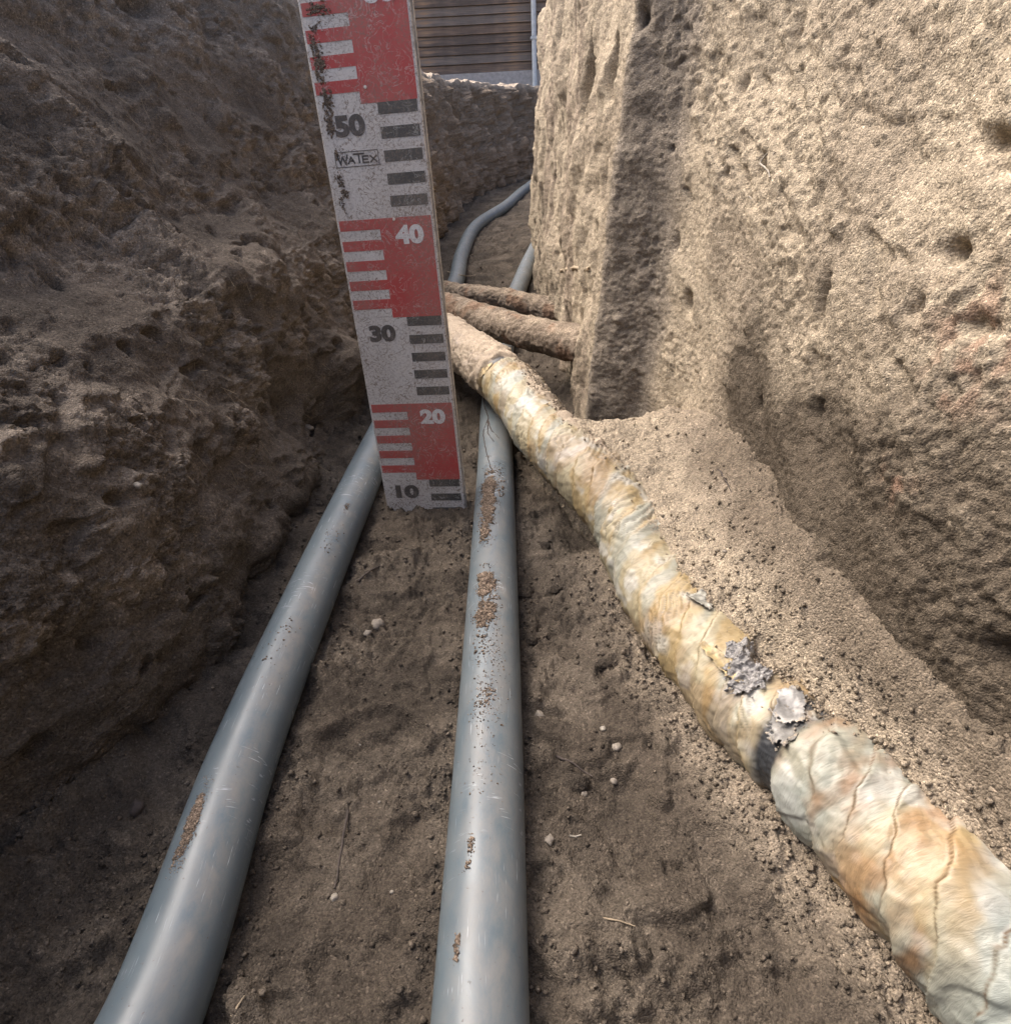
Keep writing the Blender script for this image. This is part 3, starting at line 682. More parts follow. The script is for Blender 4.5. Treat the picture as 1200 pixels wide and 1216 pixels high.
def scatter(name, pos, nrmv, size, cols, mat, parent=None, ico=False, **kw):
    TV, TF = (IV, IF) if ico else (OV, OF)
    n = len(pos); q = rng.normal(size=(n, 4)); q /= np.linalg.norm(q, axis=1)[:, None]
    a, b_, c_, d_ = q.T
    R = np.stack([1 - 2 * (c_ * c_ + d_ * d_), 2 * (b_ * c_ - a * d_), 2 * (b_ * d_ + a * c_), 2 * (b_ * c_ + a * d_), 1 - 2 * (b_ * b_ + d_ * d_), 2 * (c_ * d_ - a * b_), 2 * (b_ * d_ - a * c_), 2 * (c_ * d_ + a * b_), 1 - 2 * (b_ * b_ + c_ * c_)], 1).reshape(n, 3, 3)
    sc3 = size[:, None] * rng.uniform(.6, 1.25, (n, 3))
    V = TV[None] * rng.uniform(.72, 1.25, (n, len(TV), 1)) * sc3[:, None, :]
    V = np.einsum('nij,nkj->nki', R, V) + (pos + nrmv * size[:, None] * .25)[:, None, :]
    F = TF[None] + (np.arange(n) * len(TV))[:, None, None]
    Cc = np.repeat(cols, len(TV), axis=0)
    me = mesh_np(name, V.reshape(-1, 3), F.reshape(-1, 3), Cc)
    return put(name, me, mat, parent, **kw)
def pick(n, wts):
    wts = np.clip(wts, 0, None); return rng.choice(len(wts), n, p=wts / wts.sum())
cell = (np.gradient(Y, axis=0) * np.gradient(X, axis=1)).ravel()
vis = (y > .03) & (y < 2.4) & (x > lx) 
dens = cell * vis / (y * y + .16) * (.25 + crumF * 1.2 + 2.0 * np.exp(-((np.minimum(dm_, dl_) - .033) / .008) ** 2))
bf = b_o + b_u * .055 + b_r * .05 if 'b_o' in globals() else P(505, 606, .72)
dens = dens * (1 + 8 * np.exp(-((x - bf[0]) / .06) ** 2 - ((y - bf[1] + .012) / .012) ** 2))
i = pick(9000, dens * (1 - isb_soft)); dd = np.sqrt(y[i] ** 2 + .16)
sz = (.0006 + .0024 * rng.random(len(i)) ** 4.5) * (.6 + .8 * dd)
scatter('soil_crumbs', VF[i], nF[i], sz, C[i] * rng.uniform(1.0, 1.6, (len(i), 1)), SOIL, kind='stuff', label='loose dark crumbs of soil lying over the trench floor', cat='soil crumbs')
wb = cell * isb_soft * vis / (y * y + .16) * (.2 + 1.5 * sst(.5, .25, y) * (fr_ < .8)) + cell * vis * np.clip(roll, 0, 1) * 1.4 / (y * y + .16)
i = pick(12000, wb); sz = (.0005 + .0022 * rng.random(len(i)) ** 4)
scatter('sand_crumbs', VF[i], nF[i], sz, C[i] * rng.uniform(.7, 1.2, (len(i), 1)), SAND, kind='stuff', label='pale dry sand crumbs strewn beside and under the old wrapped pipe', cat='sand crumbs')

# ------------------------------------------------------------------ grey conduits
def pipe_mesh(name, c, s, r, nseg=56, dust_refl=None, wob=0):
    T, side, up = tube_frame(c)
    V, D, th = tube_np(c, r, nseg)
    u = np.repeat(s, nseg); vv = np.tile(th * r, len(c))
    # uv seam duplicated: close the ring with an extra column
    G = V.reshape(len(c), nseg, 3); G = np.concatenate([G, G[:, :1]], 1); nv = nseg + 1
    uv = np.stack([np.repeat(s, nv), np.tile(np.linspace(0, 2 * np.pi * r, nv), len(c))], 1)
    th2 = np.tile(np.linspace(0, 2 * np.pi, nv), len(c))
    ds = dust_refl(np.repeat(s, nv), th2) if dust_refl else np.full(len(uv), .5)
    Vv = G.reshape(-1, 3)
    if wob: Vv = Vv + (np.concatenate([D.reshape(len(c), nseg, 3), D.reshape(len(c), nseg, 3)[:, :1]], 1).reshape(-1, 3)) * (wob * fbm(Vv, 9, 2, 601))[:, None]
    return mesh_np(name, Vv, gridF(len(c), nv), uv=uv, extra={'dust_refl': ds})
def surf_on(c, s_arr, s, th, r, lift=0.0):
    T, side, up = tube_frame(c)
    I = lambda A: np.stack([np.interp(s, s_arr, A[:, j]) for j in range(3)], 1)
    D = I(side) * np.cos(th)[:, None] + I(up) * np.sin(th)[:, None]
    return I(c) + D * (r + lift), D
def s_at_px(c, s_arr, px, py):
    q = proj(c); return s_arr[np.argmin((q[:, 0] - px) ** 2 + (q[:, 1] - py) ** 2)]
def clods_on(parent, c, s_arr, spots, name, label=None):
    """mud stuck to the pipe: spots = (px, py, along m, around rad, theta, count, size)"""
    pos = []; nn = []; sz = []
    spots = [q for t in spots for q in (t, (t[0], t[1], t[2] * 1.7, min(t[3] * 1.6, 1), t[4], int(t[5] * .35), t[6] * .55))]
    for (px, py, al, ar, th0, cnt, size) in spots:
        s0 = s_at_px(c, s_arr, px, py)
        a = rng.uniform(-1.15, 1.15, (int(cnt * 2.4), 2)); kk = gn(np.stack([a[:, 0] * al * 90, a[:, 1] * ar * 2.3, np.full(len(a), px * .37)], 1), 1.0, 9) + .5 * gn(np.stack([a[:, 0] * al * 260, a[:, 1] * ar * 6.5, np.full(len(a), px * .37)], 1), 1.0, 4)
        a = a[np.argsort((a ** 2).sum(1) * .9 - .8 * kk + rng.normal(0, .30, len(a)))[:cnt]]
        p, nv = surf_on(c, s_arr, s0 + a[:, 0] * al, th0 + a[:, 1] * ar, PR)
        pos.append(p); nn.append(nv); sz.append(size * (.45 + .9 * rng.random(cnt) ** 2))
    pos = np.vstack(pos); nn = np.vstack(nn); sz = np.concatenate(sz)
    cols = np.array([.19, .145, .108])[None] * rng.uniform(.6, 1.7, (len(pos), 1))
    o = scatter(name, pos, nn, sz, cols, SOIL, kind='stuff'); adopt(o, parent)
    return o
mid_r = thing('conduit', 'muddy grey plastic conduit in the middle, passing under the old wrapped pipe', 'conduit pipe', tuple(C_MID[1]), 'grey conduits on the trench floor')
def dust_mid(s, th): return np.clip(.30 + .5 * np.exp(-((th - 1.25) / .8) ** 2), 0, 1)
adopt(put('pipe_body', pipe_mesh('conduit_pipe', c_mid, s_mid, PR, dust_refl=dust_mid), M_PVC), mid_r)
clods_on(mid_r, c_mid, s_mid, [(575, 610, .060, .36, 1.80, 2600, .0014), (575, 650, .020, .25, 1.9, 140, .002), (566, 715, .018, .30, 1.75, 900, .0016), (563, 712, .006, .15, 1.8, 60, .0045), (568, 750, .018, .38, 1.75, 900, .0012), (560, 790, .02, .4, 1.8, 40, .0014), (570, 850, .012, .35, 1.6, 150, .0009), (575, 865, .03, .6, 1.6, 120, .0007), (572, 800, .04, .6, 1.6, 160, .0008),
                             (551, 1025, .006, .1, 1.85, 60, .0009), (550, 1055, .003, .1, 1.9, 30, .0008), (533, 1148, .006, .07, 2.05, 80, .0010), (565, 940, .03, .5, 1.7, 40, .0008), (590, 590, .05, .2, 1.2, 60, .0013)], 'mud')
lft_r = thing('conduit', 'grey plastic conduit along the left wall, running behind the red and white measuring board', 'conduit pipe', tuple(C_LFT[1]), 'grey conduits on the trench floor')
def dust_refl_l(s, th): return np.clip(.12 + .85 * np.exp(-((th - 1.0) / .45) ** 2), 0, 1)  # brown right side: dusty film and soil wall's reflection, both put into the colour
adopt(put('pipe_body', pipe_mesh('conduit_pipe', c_lft, s_lft, PR, dust_refl=dust_refl_l), M_PVC), lft_r)
clods_on(lft_r, c_lft, s_lft, [(232, 1000, .020, .16, 1.85, 2000, .00075), (215, 1030, .008, .06, 1.95, 60, .0008), (400, 620, .008, .12, 1.2, 50, .0010), (395, 660, .03, .4, 1.2, 50, .0009), (330, 790, .04, .4, 1.5, 40, .0009)], 'mud')

# ------------------------------------------------------------------ two encrusted pipes crossing from the right wall
def crusted(pts, r, name, label, seed, cat='old pipe'):
    c, s = catmull(np.array([P(*a) for a in pts]), .0028)
    nseg = 72; V, D, th = tube_np(c, r, nseg)
    h = .0032 * fbm(V, 18, 3, seed) + .0042 * (bil(V * np.array([.45, 1, 1]), 90, 3, seed + 5) - .3) + .0012 * fbm(V, 260, 2, seed + 9)
    V2 = V + D * h[:, None]
    Cc = np.tile(np.array([.20, .158, .118]), (len(V), 1)); Cc = mixc(Cc, np.array([.31, .25, .188]), sst(-.1, .4, fbm(V, 30, 3, seed + 11)) * .7)
    Cc = mixc(Cc, np.array([.26, .13, .07]), sst(.25, .5, fbm(V, 18, 3, seed + 12)) * .35); Cc = mixc(Cc, np.array([.34, .275, .20]), sst(.2, .9, D[:, 2]) * .6 * sst(-.3, .3, fbm(V, 40, 2, seed + 15)))
    o = put(name, mesh_np(name, V2, gridF(len(c), nseg, True), Cc), M_BARK, label=label, cat=cat, group='crusted pipes crossing the trench'); return c, s
cB, sB = crusted([(735, 424, .93), (690, 410, .98), (640, 398, 1.06), (590, 385, 1.16), (540, 368, 1.30), (480, 345, 1.62), (430, 330, 1.95)], .0285, 'crusted_pipe', 'thick soil-crusted brown pipe crossing just behind the old cream wrapped pipe', 701)
cC, sC = crusted([(690, 375, 1.33), (650, 367, 1.38), (600, 355, 1.47), (545, 348, 1.58), (480, 338, 1.80), (430, 325, 2.1)], .0235, 'crusted_pipe', 'thinner soil-crusted brown pipe, farthest back, crossing over both grey conduits', 721)

# ------------------------------------------------------------------ old wrapped pipe
old = thing('wrapped_pipe', 'old steel pipe wrapped in yellowed cream tape, running diagonally from the right corner under sand', 'old wrapped pipe', tuple(c_old[len(c_old) // 3]))
nseg = 208
T, side, up = tube_frame(c_old)
V, D, th = tube_np(c_old, OR_, nseg, (T, side, up))
S = np.repeat(s_old, nseg); TH = np.tile(th, len(c_old))
sA = s_at_px(c_old, s_old, 962, 905); sB_ = s_at_px(c_old, s_old, 600, 452); sK = s_at_px(c_old, s_old, 625, 485)
sFoil = s_at_px(c_old, s_old, 890, 825)
cyl = np.stack([S, np.cos(TH) * OR_, np.sin(TH) * OR_], 1)
near_part = sst(sA + .008, sA - .008, S)          # 1 = camera side of the black band
thr = (TH / (2 * np.pi) + .25) % 1.0
SK = .022; pitch = SK * 2 * np.pi / 5; HX = S + SK * TH
warp = .22 * fbm(cyl, 22, 3, 801) + .05 * fbm(cyl, 70, 2, 803)
hel = HX / pitch + 1.3 * warp + .05 * gn(cyl, 150, 804)
fr1 = hel - np.floor(hel)
step = fr1 ** 1.5 - .9 * sst(.94, 1.0, fr1)
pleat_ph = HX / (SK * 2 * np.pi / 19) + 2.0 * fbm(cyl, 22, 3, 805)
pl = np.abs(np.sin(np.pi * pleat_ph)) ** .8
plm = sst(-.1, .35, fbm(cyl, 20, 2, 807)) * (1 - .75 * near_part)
bulge = fbm(cyl, 18, 3, 811)
h = .0042 * step + .0020 * pl * plm + .0022 * bulge + .0006 * fbm(cyl, 160, 2, 813)
h += near_part * (.0020 * (np.abs(gn(cyl * np.array([1, .35, .35]), 60, 815))) + .0016 * sst(.0, .12, gn(cyl, 26, 817)))
# lengthwise profile of the worn wrapping: waist under the black band, the foil tear
band = np.exp(-((S - sA - .002 - .006 * np.sin(TH - .5)) / .0090) ** 4); band = band * sst(-.75, -.35, fbm(cyl, 45, 3, 851)); h = h * (1 - band) - .0028 * band + .0010 * band * fbm(cyl, 220, 2, 852)
band2 = np.exp(-((S - sB_ - .004 * np.sin(TH)) / .010) ** 4); h = h * (1 - band2) - .002 * band2
tear = np.exp(-(((S - sFoil) / .016) ** 2 + ((TH - 1.20) / .45) ** 2) ** 2); h = h * (1 - tear) - .007 * tear
far_ = sst(sB_ + .008, sB_ + .016, S)
h = h + far_ * (.003 * fbm(V, 25, 3, 821) + .0035 * bil(V, 60, 3, 823))
VO = V + D * h[:, None]
cream = np.array([.33, .285, .185]); yell = np.array([.30, .22, .105]); ochre = np.array([.21, .11, .045]); pale = np.array([.265, .28, .24]); blue = np.array([.20, .235, .225]); white = np.array([.42, .41, .365])
strip = np.stack([hel * .031, np.cos(TH) * OR_ * .25, np.sin(TH) * OR_ * .25], 1)
C = np.tile(cream, (len(V), 1))
C = mixc(C, yell, sst(-.15, .25, fbm(strip, 36, 2, 831)) * .85)
C = mixc(C, pale, sst(.05, .35, fbm(strip, 30, 2, 833)) * .7)
C = mixc(C, pale * 1.02, np.exp(-((S - sA + .030 + .01 * np.sin(TH)) / .020) ** 4) * .85)
C = mixc(C, white, sst(.15, .6, fbm(cyl, 35, 3, 835)) * sst(.8, 1.4, TH) * .7)
C = mixc(C, blue, near_part * np.clip(np.exp(-((S - sA + .150) / .040) ** 4) + .4 * sst(.1, .4, fbm(cyl, 14, 3, 837)), 0, 1) * .8)
C = mixc(C, ochre, sst(.08, .42, fbm(cyl * np.array([1, .6, .6]), 20, 4, 839)) * (.35 + .45 * near_part))
C = mixc(C, np.array([.27, .145, .06]), np.exp(-((S - sA + .072) / .024) ** 2) * sst(-.25, .35, fbm(cyl, 28, 4, 845)) * .7)
C = mixc(C, ochre * .4, np.clip(sst(.93, .985, fr1) + .5 * sst(.05, 0, fr1), 0, 1) * .9 * sst(-.7, .0, fbm(cyl, 30, 2, 844)))
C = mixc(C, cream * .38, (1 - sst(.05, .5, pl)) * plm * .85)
bit = np.array([.03, .032, .035])
C = mixc(C, bit, np.clip(band * 1.2, 0, 1)); C = mixc(C, np.array([.24, .19, .14]), np.exp(-((S - sA) / .02) ** 2) * sst(.75, 1.1, np.sin(TH) + .4 * fbm(cyl, 50, 3, 853)) * .85); C = mixc(C, bit * 1.6, np.clip(band2 * sst(.1, .4, np.sin(S * 400 + TH * 2) * .5 + .5), 0, 1))
C = mixc(C, np.array([.24, .18, .12]), tear)
mud = np.array([.32, .255, .19])
C = mixc(C, mud, far_)
# soil sticking near the sand line, on top and underneath
dq, ozq, _ = near_old(V[::1][:, :2]) if False else (None, None, None)
topm = sst(.2, 1.0, np.cos(TH - .75))
dirt = -.17 + .26 * topm + .26 * fbm(cyl, 24, 4, 841) + .10 * gn(cyl, 140, 843) + .5 * far_ - .15 * near_part + .2 * sst(.3, 1, -np.sin(TH)) + .25 * tear
seg_top = np.exp(-((S - s_at_px(c_old, s_old, 650, 500)) / .11) ** 2) * sst(.55, .9, np.sin(TH - .0)) * sst(-.2, .5, np.cos(TH)) * .7
dirt = dirt + seg_top
G = VO.reshape(len(c_old), nseg, 3); G = np.concatenate([G, G[:, :1]], 1); nv = nseg + 1
ext = lambda a: np.concatenate([a.reshape(len(c_old), nseg, -1), a.reshape(len(c_old), nseg, -1)[:, :1]], 1).reshape(len(c_old) * nv, -1)
uv = np.stack([np.repeat(s_old, nv) - .012 * np.sin(np.tile(np.linspace(0, 2 * np.pi, nv), len(c_old)) - 1.0), np.tile(np.linspace(0, 2 * np.pi * OR_, nv), len(c_old))], 1)
# split: cream wrapping, black bands, rusted bare stretch
Fo = gridF(len(c_old), nv); sc_ = np.repeat(s_old, nv)[Fo].mean(1)
def part_of(name, mask, mat):
    idx, inv = np.unique(Fo[mask].ravel(), return_inverse=True)
    me = mesh_np(name, G.reshape(-1, 3)[idx], inv.reshape(-1, 4), ext(C)[idx], uv[idx], {'dirt': ext(dirt)[idx, 0]})
    return adopt(put(name, me, mat), old)
bm_ = ext(band)[:, 0][Fo].mean(1) > .5
b2 = (ext(band2)[:, 0][Fo].mean(1) > .5)
fm = (sc_ > sB_ + .009) & ~b2
part_of('tape_wrapping', ~bm_ & ~b2 & ~fm, M_TAPE)['label'] = 'yellowed cream tape wrapped in overlapping turns'
part_of('black_band', bm_, M_TAPE)['label'] = 'black bitumen showing between two lengths of wrapping'
part_of('black_band', b2, M_TAPE)['label'] = 'narrow black ring where the cream tape begins'
part_of('crusted_length', fm, M_TAPE)['label'] = 'length with brown soil crust instead of tape'
# crumpled foil in the tear, and loose flaps of tape
bv_old = bvh_of(VO.reshape(len(c_old), nseg, 3)[::2, ::4].reshape(-1, 3), gridF(len(range(0, len(c_old), 2)), len(range(0, nseg, 4)), True))
def hit_old(px, py):
    h_ = bv_old.ray_cast(Vector(CAMP), Vector(ray(px, py)).normalized()); 
    if h_[0] is None: h_ = bv_old.find_nearest(Vector(P(px, py, .40)))
    i = np.argmin(((c_old - np.array(h_[0])) ** 2).sum(1)); nv_ = (h_[0] - Vector(c_old[i])).normalized()
    return h_[0], nv_
def patch(name, px, py, ds, dth, lift, amp, seed, mat, curl=0.0, skew=0.0, Cc=None, fq=420):
    """ragged sheet that follows the pipe's surface, crumpled and lifting at one edge"""
    p0, nv_ = hit_old(px, py); i0 = np.argmin(((c_old - np.array(p0)) ** 2).sum(1)); v = np.array(p0) - c_old[i0]
    th0 = math.atan2(v @ up[i0], v @ side[i0]); s0 = s_old[i0]; n = 60
    g = np.linspace(-1.15, 1.15, n); U_, W_ = [a.ravel() for a in np.meshgrid(g, g, indexing='ij')]
    sv = s0 + U_ * ds + W_ * skew * ds; tv = th0 + W_ * dth
    k = np.stack([np.interp(sv, s_old, G[:, 0, 0] * 0 + np.arange(len(s_old)))], 1)[:, 0].round().astype(int)
    Vg = VO.reshape(len(c_old), nseg, 3); jt = (tv / (2 * np.pi) * nseg).round().astype(int) % nseg
    rb = np.linalg.norm(Vg[k, jt] - c_old[k], axis=1); rb = np.maximum(rb.reshape(n, n), OR_ - .004)
    ker = np.ones(5) / 5
    for _ in range(2): rb = np.apply_along_axis(lambda a: np.convolve(np.pad(a, 2, mode='edge'), ker, 'valid'), 0, rb); rb = np.apply_along_axis(lambda a: np.convolve(np.pad(a, 2, mode='edge'), ker, 'valid'), 1, rb)
    q = np.stack([sv, tv * OR_, np.full(n * n, seed * .05)], 1); rr = np.sqrt(U_ ** 2 + W_ ** 2)
    hgt = amp * (np.abs(gn(q, fq * .35, seed)) * 1.2 + .6 * np.abs(gn(q, fq, seed + 1)) + .3 * np.abs(gn(q, fq * 2, seed + 2))) + curl * sst(-.4, 1.1, W_) ** 2
    ii = lambda A: np.stack([np.interp(sv, s_old, A[:, j]) for j in range(3)], 1)
    D_ = ii(side) * np.cos(tv)[:, None] + ii(up) * np.sin(tv)[:, None]
    Vv = ii(c_old) + D_ * (rb.ravel() + lift + hgt)[:, None]
    keep = (rr + .35 * gn(q, 160, seed + 3) + .2 * gn(q, 500, seed + 4)) < .95
    Fc = gridF(n, n); Fc = Fc[keep[Fc].all(1)]
    idx, inv = np.unique(Fc.ravel(), return_inverse=True); inv = inv.reshape(-1, 4); m_ = len(idx)
    e = np.sort(np.stack([inv, np.roll(inv, -1, 1)], -1).reshape(-1, 2), 1); raw = np.stack([inv, np.roll(inv, -1, 1)], -1).reshape(-1, 2)
    _, ix, ct = np.unique(e[:, 0] * 100000 + e[:, 1], return_index=True, return_counts=True); be = raw[ix[ct == 1]]
    rimq = np.stack([be[:, 1], be[:, 0], be[:, 0] + m_, be[:, 1] + m_], 1)
    FF = np.vstack([inv, inv[:, ::-1] + m_, rimq]); VV = np.vstack([Vv[idx], (Vv - D_ * .0008)[idx]])
    col = np.array(Cc if Cc is not None else (.6, .6, .6))[None] * (.55 + 1.3 * np.abs(gn(q, fq * .8, seed + 5)))[:, None]; col = np.vstack([col[idx], col[idx] * .6])
    return adopt(put(name, mesh_np(name, VV, FF, col, np.tile(np.stack([sv, tv * OR_], 1)[idx], (2, 1)), {'dirt': np.tile(-.12 + .3 * sst(.5, 1, rr[idx]), 2)}), mat), old)
patch('foil', 888, 806, .020, .42, .0012, .0042, 3, M_FOIL)
patch('foil', 880, 772, .010, .30, .0012, .003, 5, M_FOIL)
patch('torn_flap', 862, 790, .024, .16, .0006, .002, 21, M_TAPE, .004, .3, (.40, .31, .16), 160)
patch('torn_flap', 938, 838, .010, .40, .0005, .0015, 7, M_TAPE, .006, -.6, (.30, .29, .27), 160)
patch('torn_flap', 930, 862, .009, .34, .0006, .0016, 9, M_TAPE, .003, -.5, (.22, .21, .19), 160)
patch('torn_flap', 832, 712, .010, .22, .0008, .002, 13, M_TAPE, .003, .3, (.33, .32, .27), 200)
patch('torn_flap', 578, 438, .006, .40, .0006, .001, 17, M_TAPE, .003, .3, (.42, .32, .17), 160)

cov_m = np.exp(-((TH - .55) / .45) ** 2) + 1.6 * np.exp(-(((S - sFoil + .004) / .022) ** 2 + ((TH - 1.0) / .5) ** 2)) + .9 * np.exp(-(((S - sA) / .012) ** 2 + ((TH - .9) / .5) ** 2)) + .8 * np.clip(seg_top, 0, 1)
cov_m *= sst(-.25, .3, fbm(cyl, 60, 3, 861)) * (S < sB_ + .02) * (S > .12) / (np.linalg.norm(VO - CAMP, axis=1) + .1)
ig = rng.choice(len(cov_m), 12000, p=cov_m / cov_m.sum()); jit = rng.normal(0, .0006, (len(ig), 3))
gr_o = scatter('sand_grains', VO[ig] + jit, D[ig], .0005 + .0015 * rng.random(len(ig)) ** 3, np.array([.33, .27, .20])[None] * rng.uniform(.6, 1.3, (len(ig), 1)), SAND, kind='stuff'); adopt(gr_o, old)

# ------------------------------------------------------------------ measuring board
# pose fitted from its printed marks: origin = left edge at 0 cm, r = across, s = up
o_c = np.array([-.15180674, .04711148, .81942473]); up_c = np.array([-.06587121, -.88346993, -.46383387]); up_c /= np.linalg.norm(up_c)
H1 = None
BW = .1045
# across vector from the fit (camera space), made square to the up vector
def camvec(px, py, d): return np.array([(px - 600) / FPX, (py - 608) / FPX, 1]) * d
L30 = o_c + .30 * up_c
best = None
for dd in np.linspace(.60, .80, 401):
    q = camvec(529.5, 374.0, dd); e = abs(np.linalg.norm(q - L30) - BW) + .3 * abs(np.dot((q - L30) / BW, up_c))
    if best is None or e < best[0]: best = (e, q)
r_c = best[1] - L30; r_c -= up_c * np.dot(r_c, up_c); r_c /= np.linalg.norm(r_c)
b_r = RW @ r_c; b_u = RW @ up_c; b_n = np.cross(b_r, b_u); b_o = CAMP + RW @ o_c     # b_n points at the camera
if (CAMP - b_o) @ b_n < 0: b_n = -b_n
board = thing('measuring_board', 'worn red and white measuring board with black centimetre bars, standing upright in the trench', 'measuring board', (0, 0, 0))
Mb = np.eye(4); Mb[:3, 0] = b_r; Mb[:3, 2] = b_u; Mb[:3, 1] = -b_n; Mb[:3, 3] = b_o
board.matrix_world = Matrix(Mb.tolist())
# in board space: x across 0..BW, z up, y into the board (0 = front face)
S0, S1 = -.01, .80
def boxm(name, x0, x1, y0, y1, z0, z1, bev=0.0):
    V = np.array([(x, y, z) for x in (x0, x1) for y in (y0, y1) for z in (z0, z1)])
    F = np.array([(0, 1, 3, 2), (4, 6, 7, 5), (0, 4, 5, 1), (2, 3, 7, 6), (0, 2, 6, 4), (1, 5, 7, 3)])
    return mesh_np(name, V, F)
def bput(name, me, mat, **k): return put(name, me, mat, board, smooth=False, **k)
bo = bput('board', boxm('board', 0, BW, 0, .0165, S0, S1), M_WHITE, )
bo_b = bo.modifiers.new('edge', 'BEVEL'); bo_b.width = .0012; bo_b.segments = 2
M_EDGE = simple('grey_board_edge', (.34, .30, .25), .8, 120, .4, .5)
bput('edge_strip', boxm('edge_strip', BW - .0005, BW + .0016, .0028, .0062, S0, S1), M_EDGE)
TK = .00025
bars = {}
def plate(name, u0, u1, s0, s1, mat, lift=0.0):
    me = boxm(name, u0 * BW, u1 * BW, -TK - lift, .0001, s0, s1); return bput(name, me, mat)
def poly_plate(name, pts, mat, lift=0.0):
    n = len(pts); V = [(p[0] * BW, -TK - lift, p[1]) for p in pts] + [(p[0] * BW, .0001, p[1]) for p in pts]
    me = bpy.data.meshes.new(name); me.from_pydata(V, [], [list(range(n)), list(range(2 * n - 1, n - 1, -1))] + [[i + n, (i + 1) % n + n, (i + 1) % n, i] for i in range(n)]); me.update()
    return bput(name, me, mat)
for blk in range(0, 8):
    z0 = blk * .10
    if blk % 2 == 1:           # red decimetre: comb shape
        pts = [(.975, z0), (.975, z0 + .10), (.025, z0 + .10)]
        for k in range(5):
            zt = z0 + .10 - .02 * k
            pts += [(.025, zt), (.025, zt - .01), (.44, zt - .01)]
            if k < 4: pts += [(.44, zt - .02)]
        pts += [(.44, z0)]
        cl = [];
        for p in pts:
            if not cl or abs(p[0] - cl[-1][0]) + abs(p[1] - cl[-1][1]) > 1e-6: cl.append(p)
        z_end = cl
        me_pts = cl
        poly_plate('red_panel', me_pts, M_RED)
    else:
        for k in range(5):
            if z0 + .10 - .02 * k - .01 < -.005: continue
            plate('black_bar', .59, .965, z0 + .09 - .02 * k, z0 + .10 - .02 * k, M_BLACK)
def text_mesh(txt, size, width, bold, italic=0.0):
    cu = bpy.data.curves.new('numeral', 'FONT'); cu.body = txt; cu.size = 1; cu.offset = bold; cu.extrude = 0; cu.resolution_u = 6
    o = bpy.data.objects.new('tmp', cu); COL.objects.link(o); dg = bpy.context.evaluated_depsgraph_get(); me = bpy.data.meshes.new_from_object(o.evaluated_get(dg))
    bpy.data.objects.remove(o); co = np.empty(len(me.vertices) * 3, np.float32); me.vertices.foreach_get('co', co); co = co.reshape(-1, 3)
    lo = co.min(0); hi = co.max(0); co = (co - lo) / np.maximum(hi - lo, 1e-6)[None]
    out = np.zeros_like(co); out[:, 0] = co[:, 0] * width; out[:, 2] = co[:, 1] * size
    me.vertices.foreach_set('co', out.ravel()); me.materials.clear(); me.update(); return me
M_NUMW = paint_mat('white_numeral_paint', (.74, .72, .68), .35, (.5, .3, .27))
for s in (10, 20, 30, 40, 50, 60, 70):
    z1 = s / 100 - .0075; white_n = (s // 10) % 2 == 0
    u0, u1 = (.59, .885) if white_n else (.15, .445)
    me = text_mesh(str(s), .0185, (u1 - u0) * BW, .055)
    me.polygons.foreach_set('use_smooth', [False] * len(me.polygons))
    o = bput('numeral', me, M_NUMW if white_n else M_INK); o.location = (u0 * BW, -TK * 1.6, z1 - .0185)
    sol = o.modifiers.new('thick', 'SOLIDIFY'); sol.thickness = .0001; sol.offset = 0
# maker's mark: framed word
def strip_mesh(name, lines, wd):
    V = []; Fc = []
    for (p, q) in lines:
        p = np.array(p, float); q = np.array(q, float); d = q - p; d /= np.linalg.norm(d) + 1e-9; nrm2 = np.array([-d[1], d[0]]) * wd / 2
        e = d * wd * .3; k = len(V)
        for a in (p - e - nrm2, q + e - nrm2, q + e + nrm2, p - e + nrm2): V.append((a[0], 0, a[1]))
        for a in (p - e - nrm2, q + e - nrm2, q + e + nrm2, p - e + nrm2): V.append((a[0], .0002, a[1]))
        Fc += [(k, k + 1, k + 2, k + 3), (k + 7, k + 6, k + 5, k + 4), (k, k + 4, k + 5, k + 1), (k + 1, k + 5, k + 6, k + 2), (k + 2, k + 6, k + 7, k + 3), (k + 3, k + 7, k + 4, k)]
    return mesh_np(name, np.array(V), np.array(Fc))
x0, x1, za, zb = .10 * BW, .53 * BW, .4485, .4615
fr = strip_mesh('logo_frame', [((x0, za), (x1, za)), ((x1, za), (x1, zb)), ((x1, zb), (x0, zb)), ((x0, zb), (x0, za))], .0006)
o = bput('logo_frame', fr, M_INK); o.location = (0, -TK * 1.2, 0)
cx = x0 + .0025
def let(lines, x, w, z, h): return [((x + a * w, z + b * h), (x + c * w, z + d * h)) for (a, b, c, d) in lines]
Lw = let([(0, 1, .22, 0), (.22, 0, .5, .8), (.5, .8, .72, 0), (.72, 0, 1, 1), (-.1, 1, .15, 1)], cx, .0105, za + .0030, .0075)
La = let([(0, 0, .5, 1), (.5, 1, 1, 0), (.25, .4, .78, .4)], cx + .0108, .0065, za + .0028, .0055)
Lt = let([(-.1, 1, 1.15, 1), (.5, 1, .5, 0)], cx + .0180, .0085, za + .0028, .0078)
Le = let([(0, 0, 0, 1), (0, 0, 1, 0), (0, .5, .85, .5), (0, 1, 1, 1)], cx + .0262, .0058, za + .0028, .0055)
Lx = let([(0, 0, 1, 1), (0, 1, 1, 0)], cx + .0340, .0066, za + .0028, .0055)
o = bput('logo_lettering', strip_mesh('logo_lettering', Lw + La + Lt + Le + Lx, .00155), M_INK); o.location = (0, -TK * 1.2, 0)
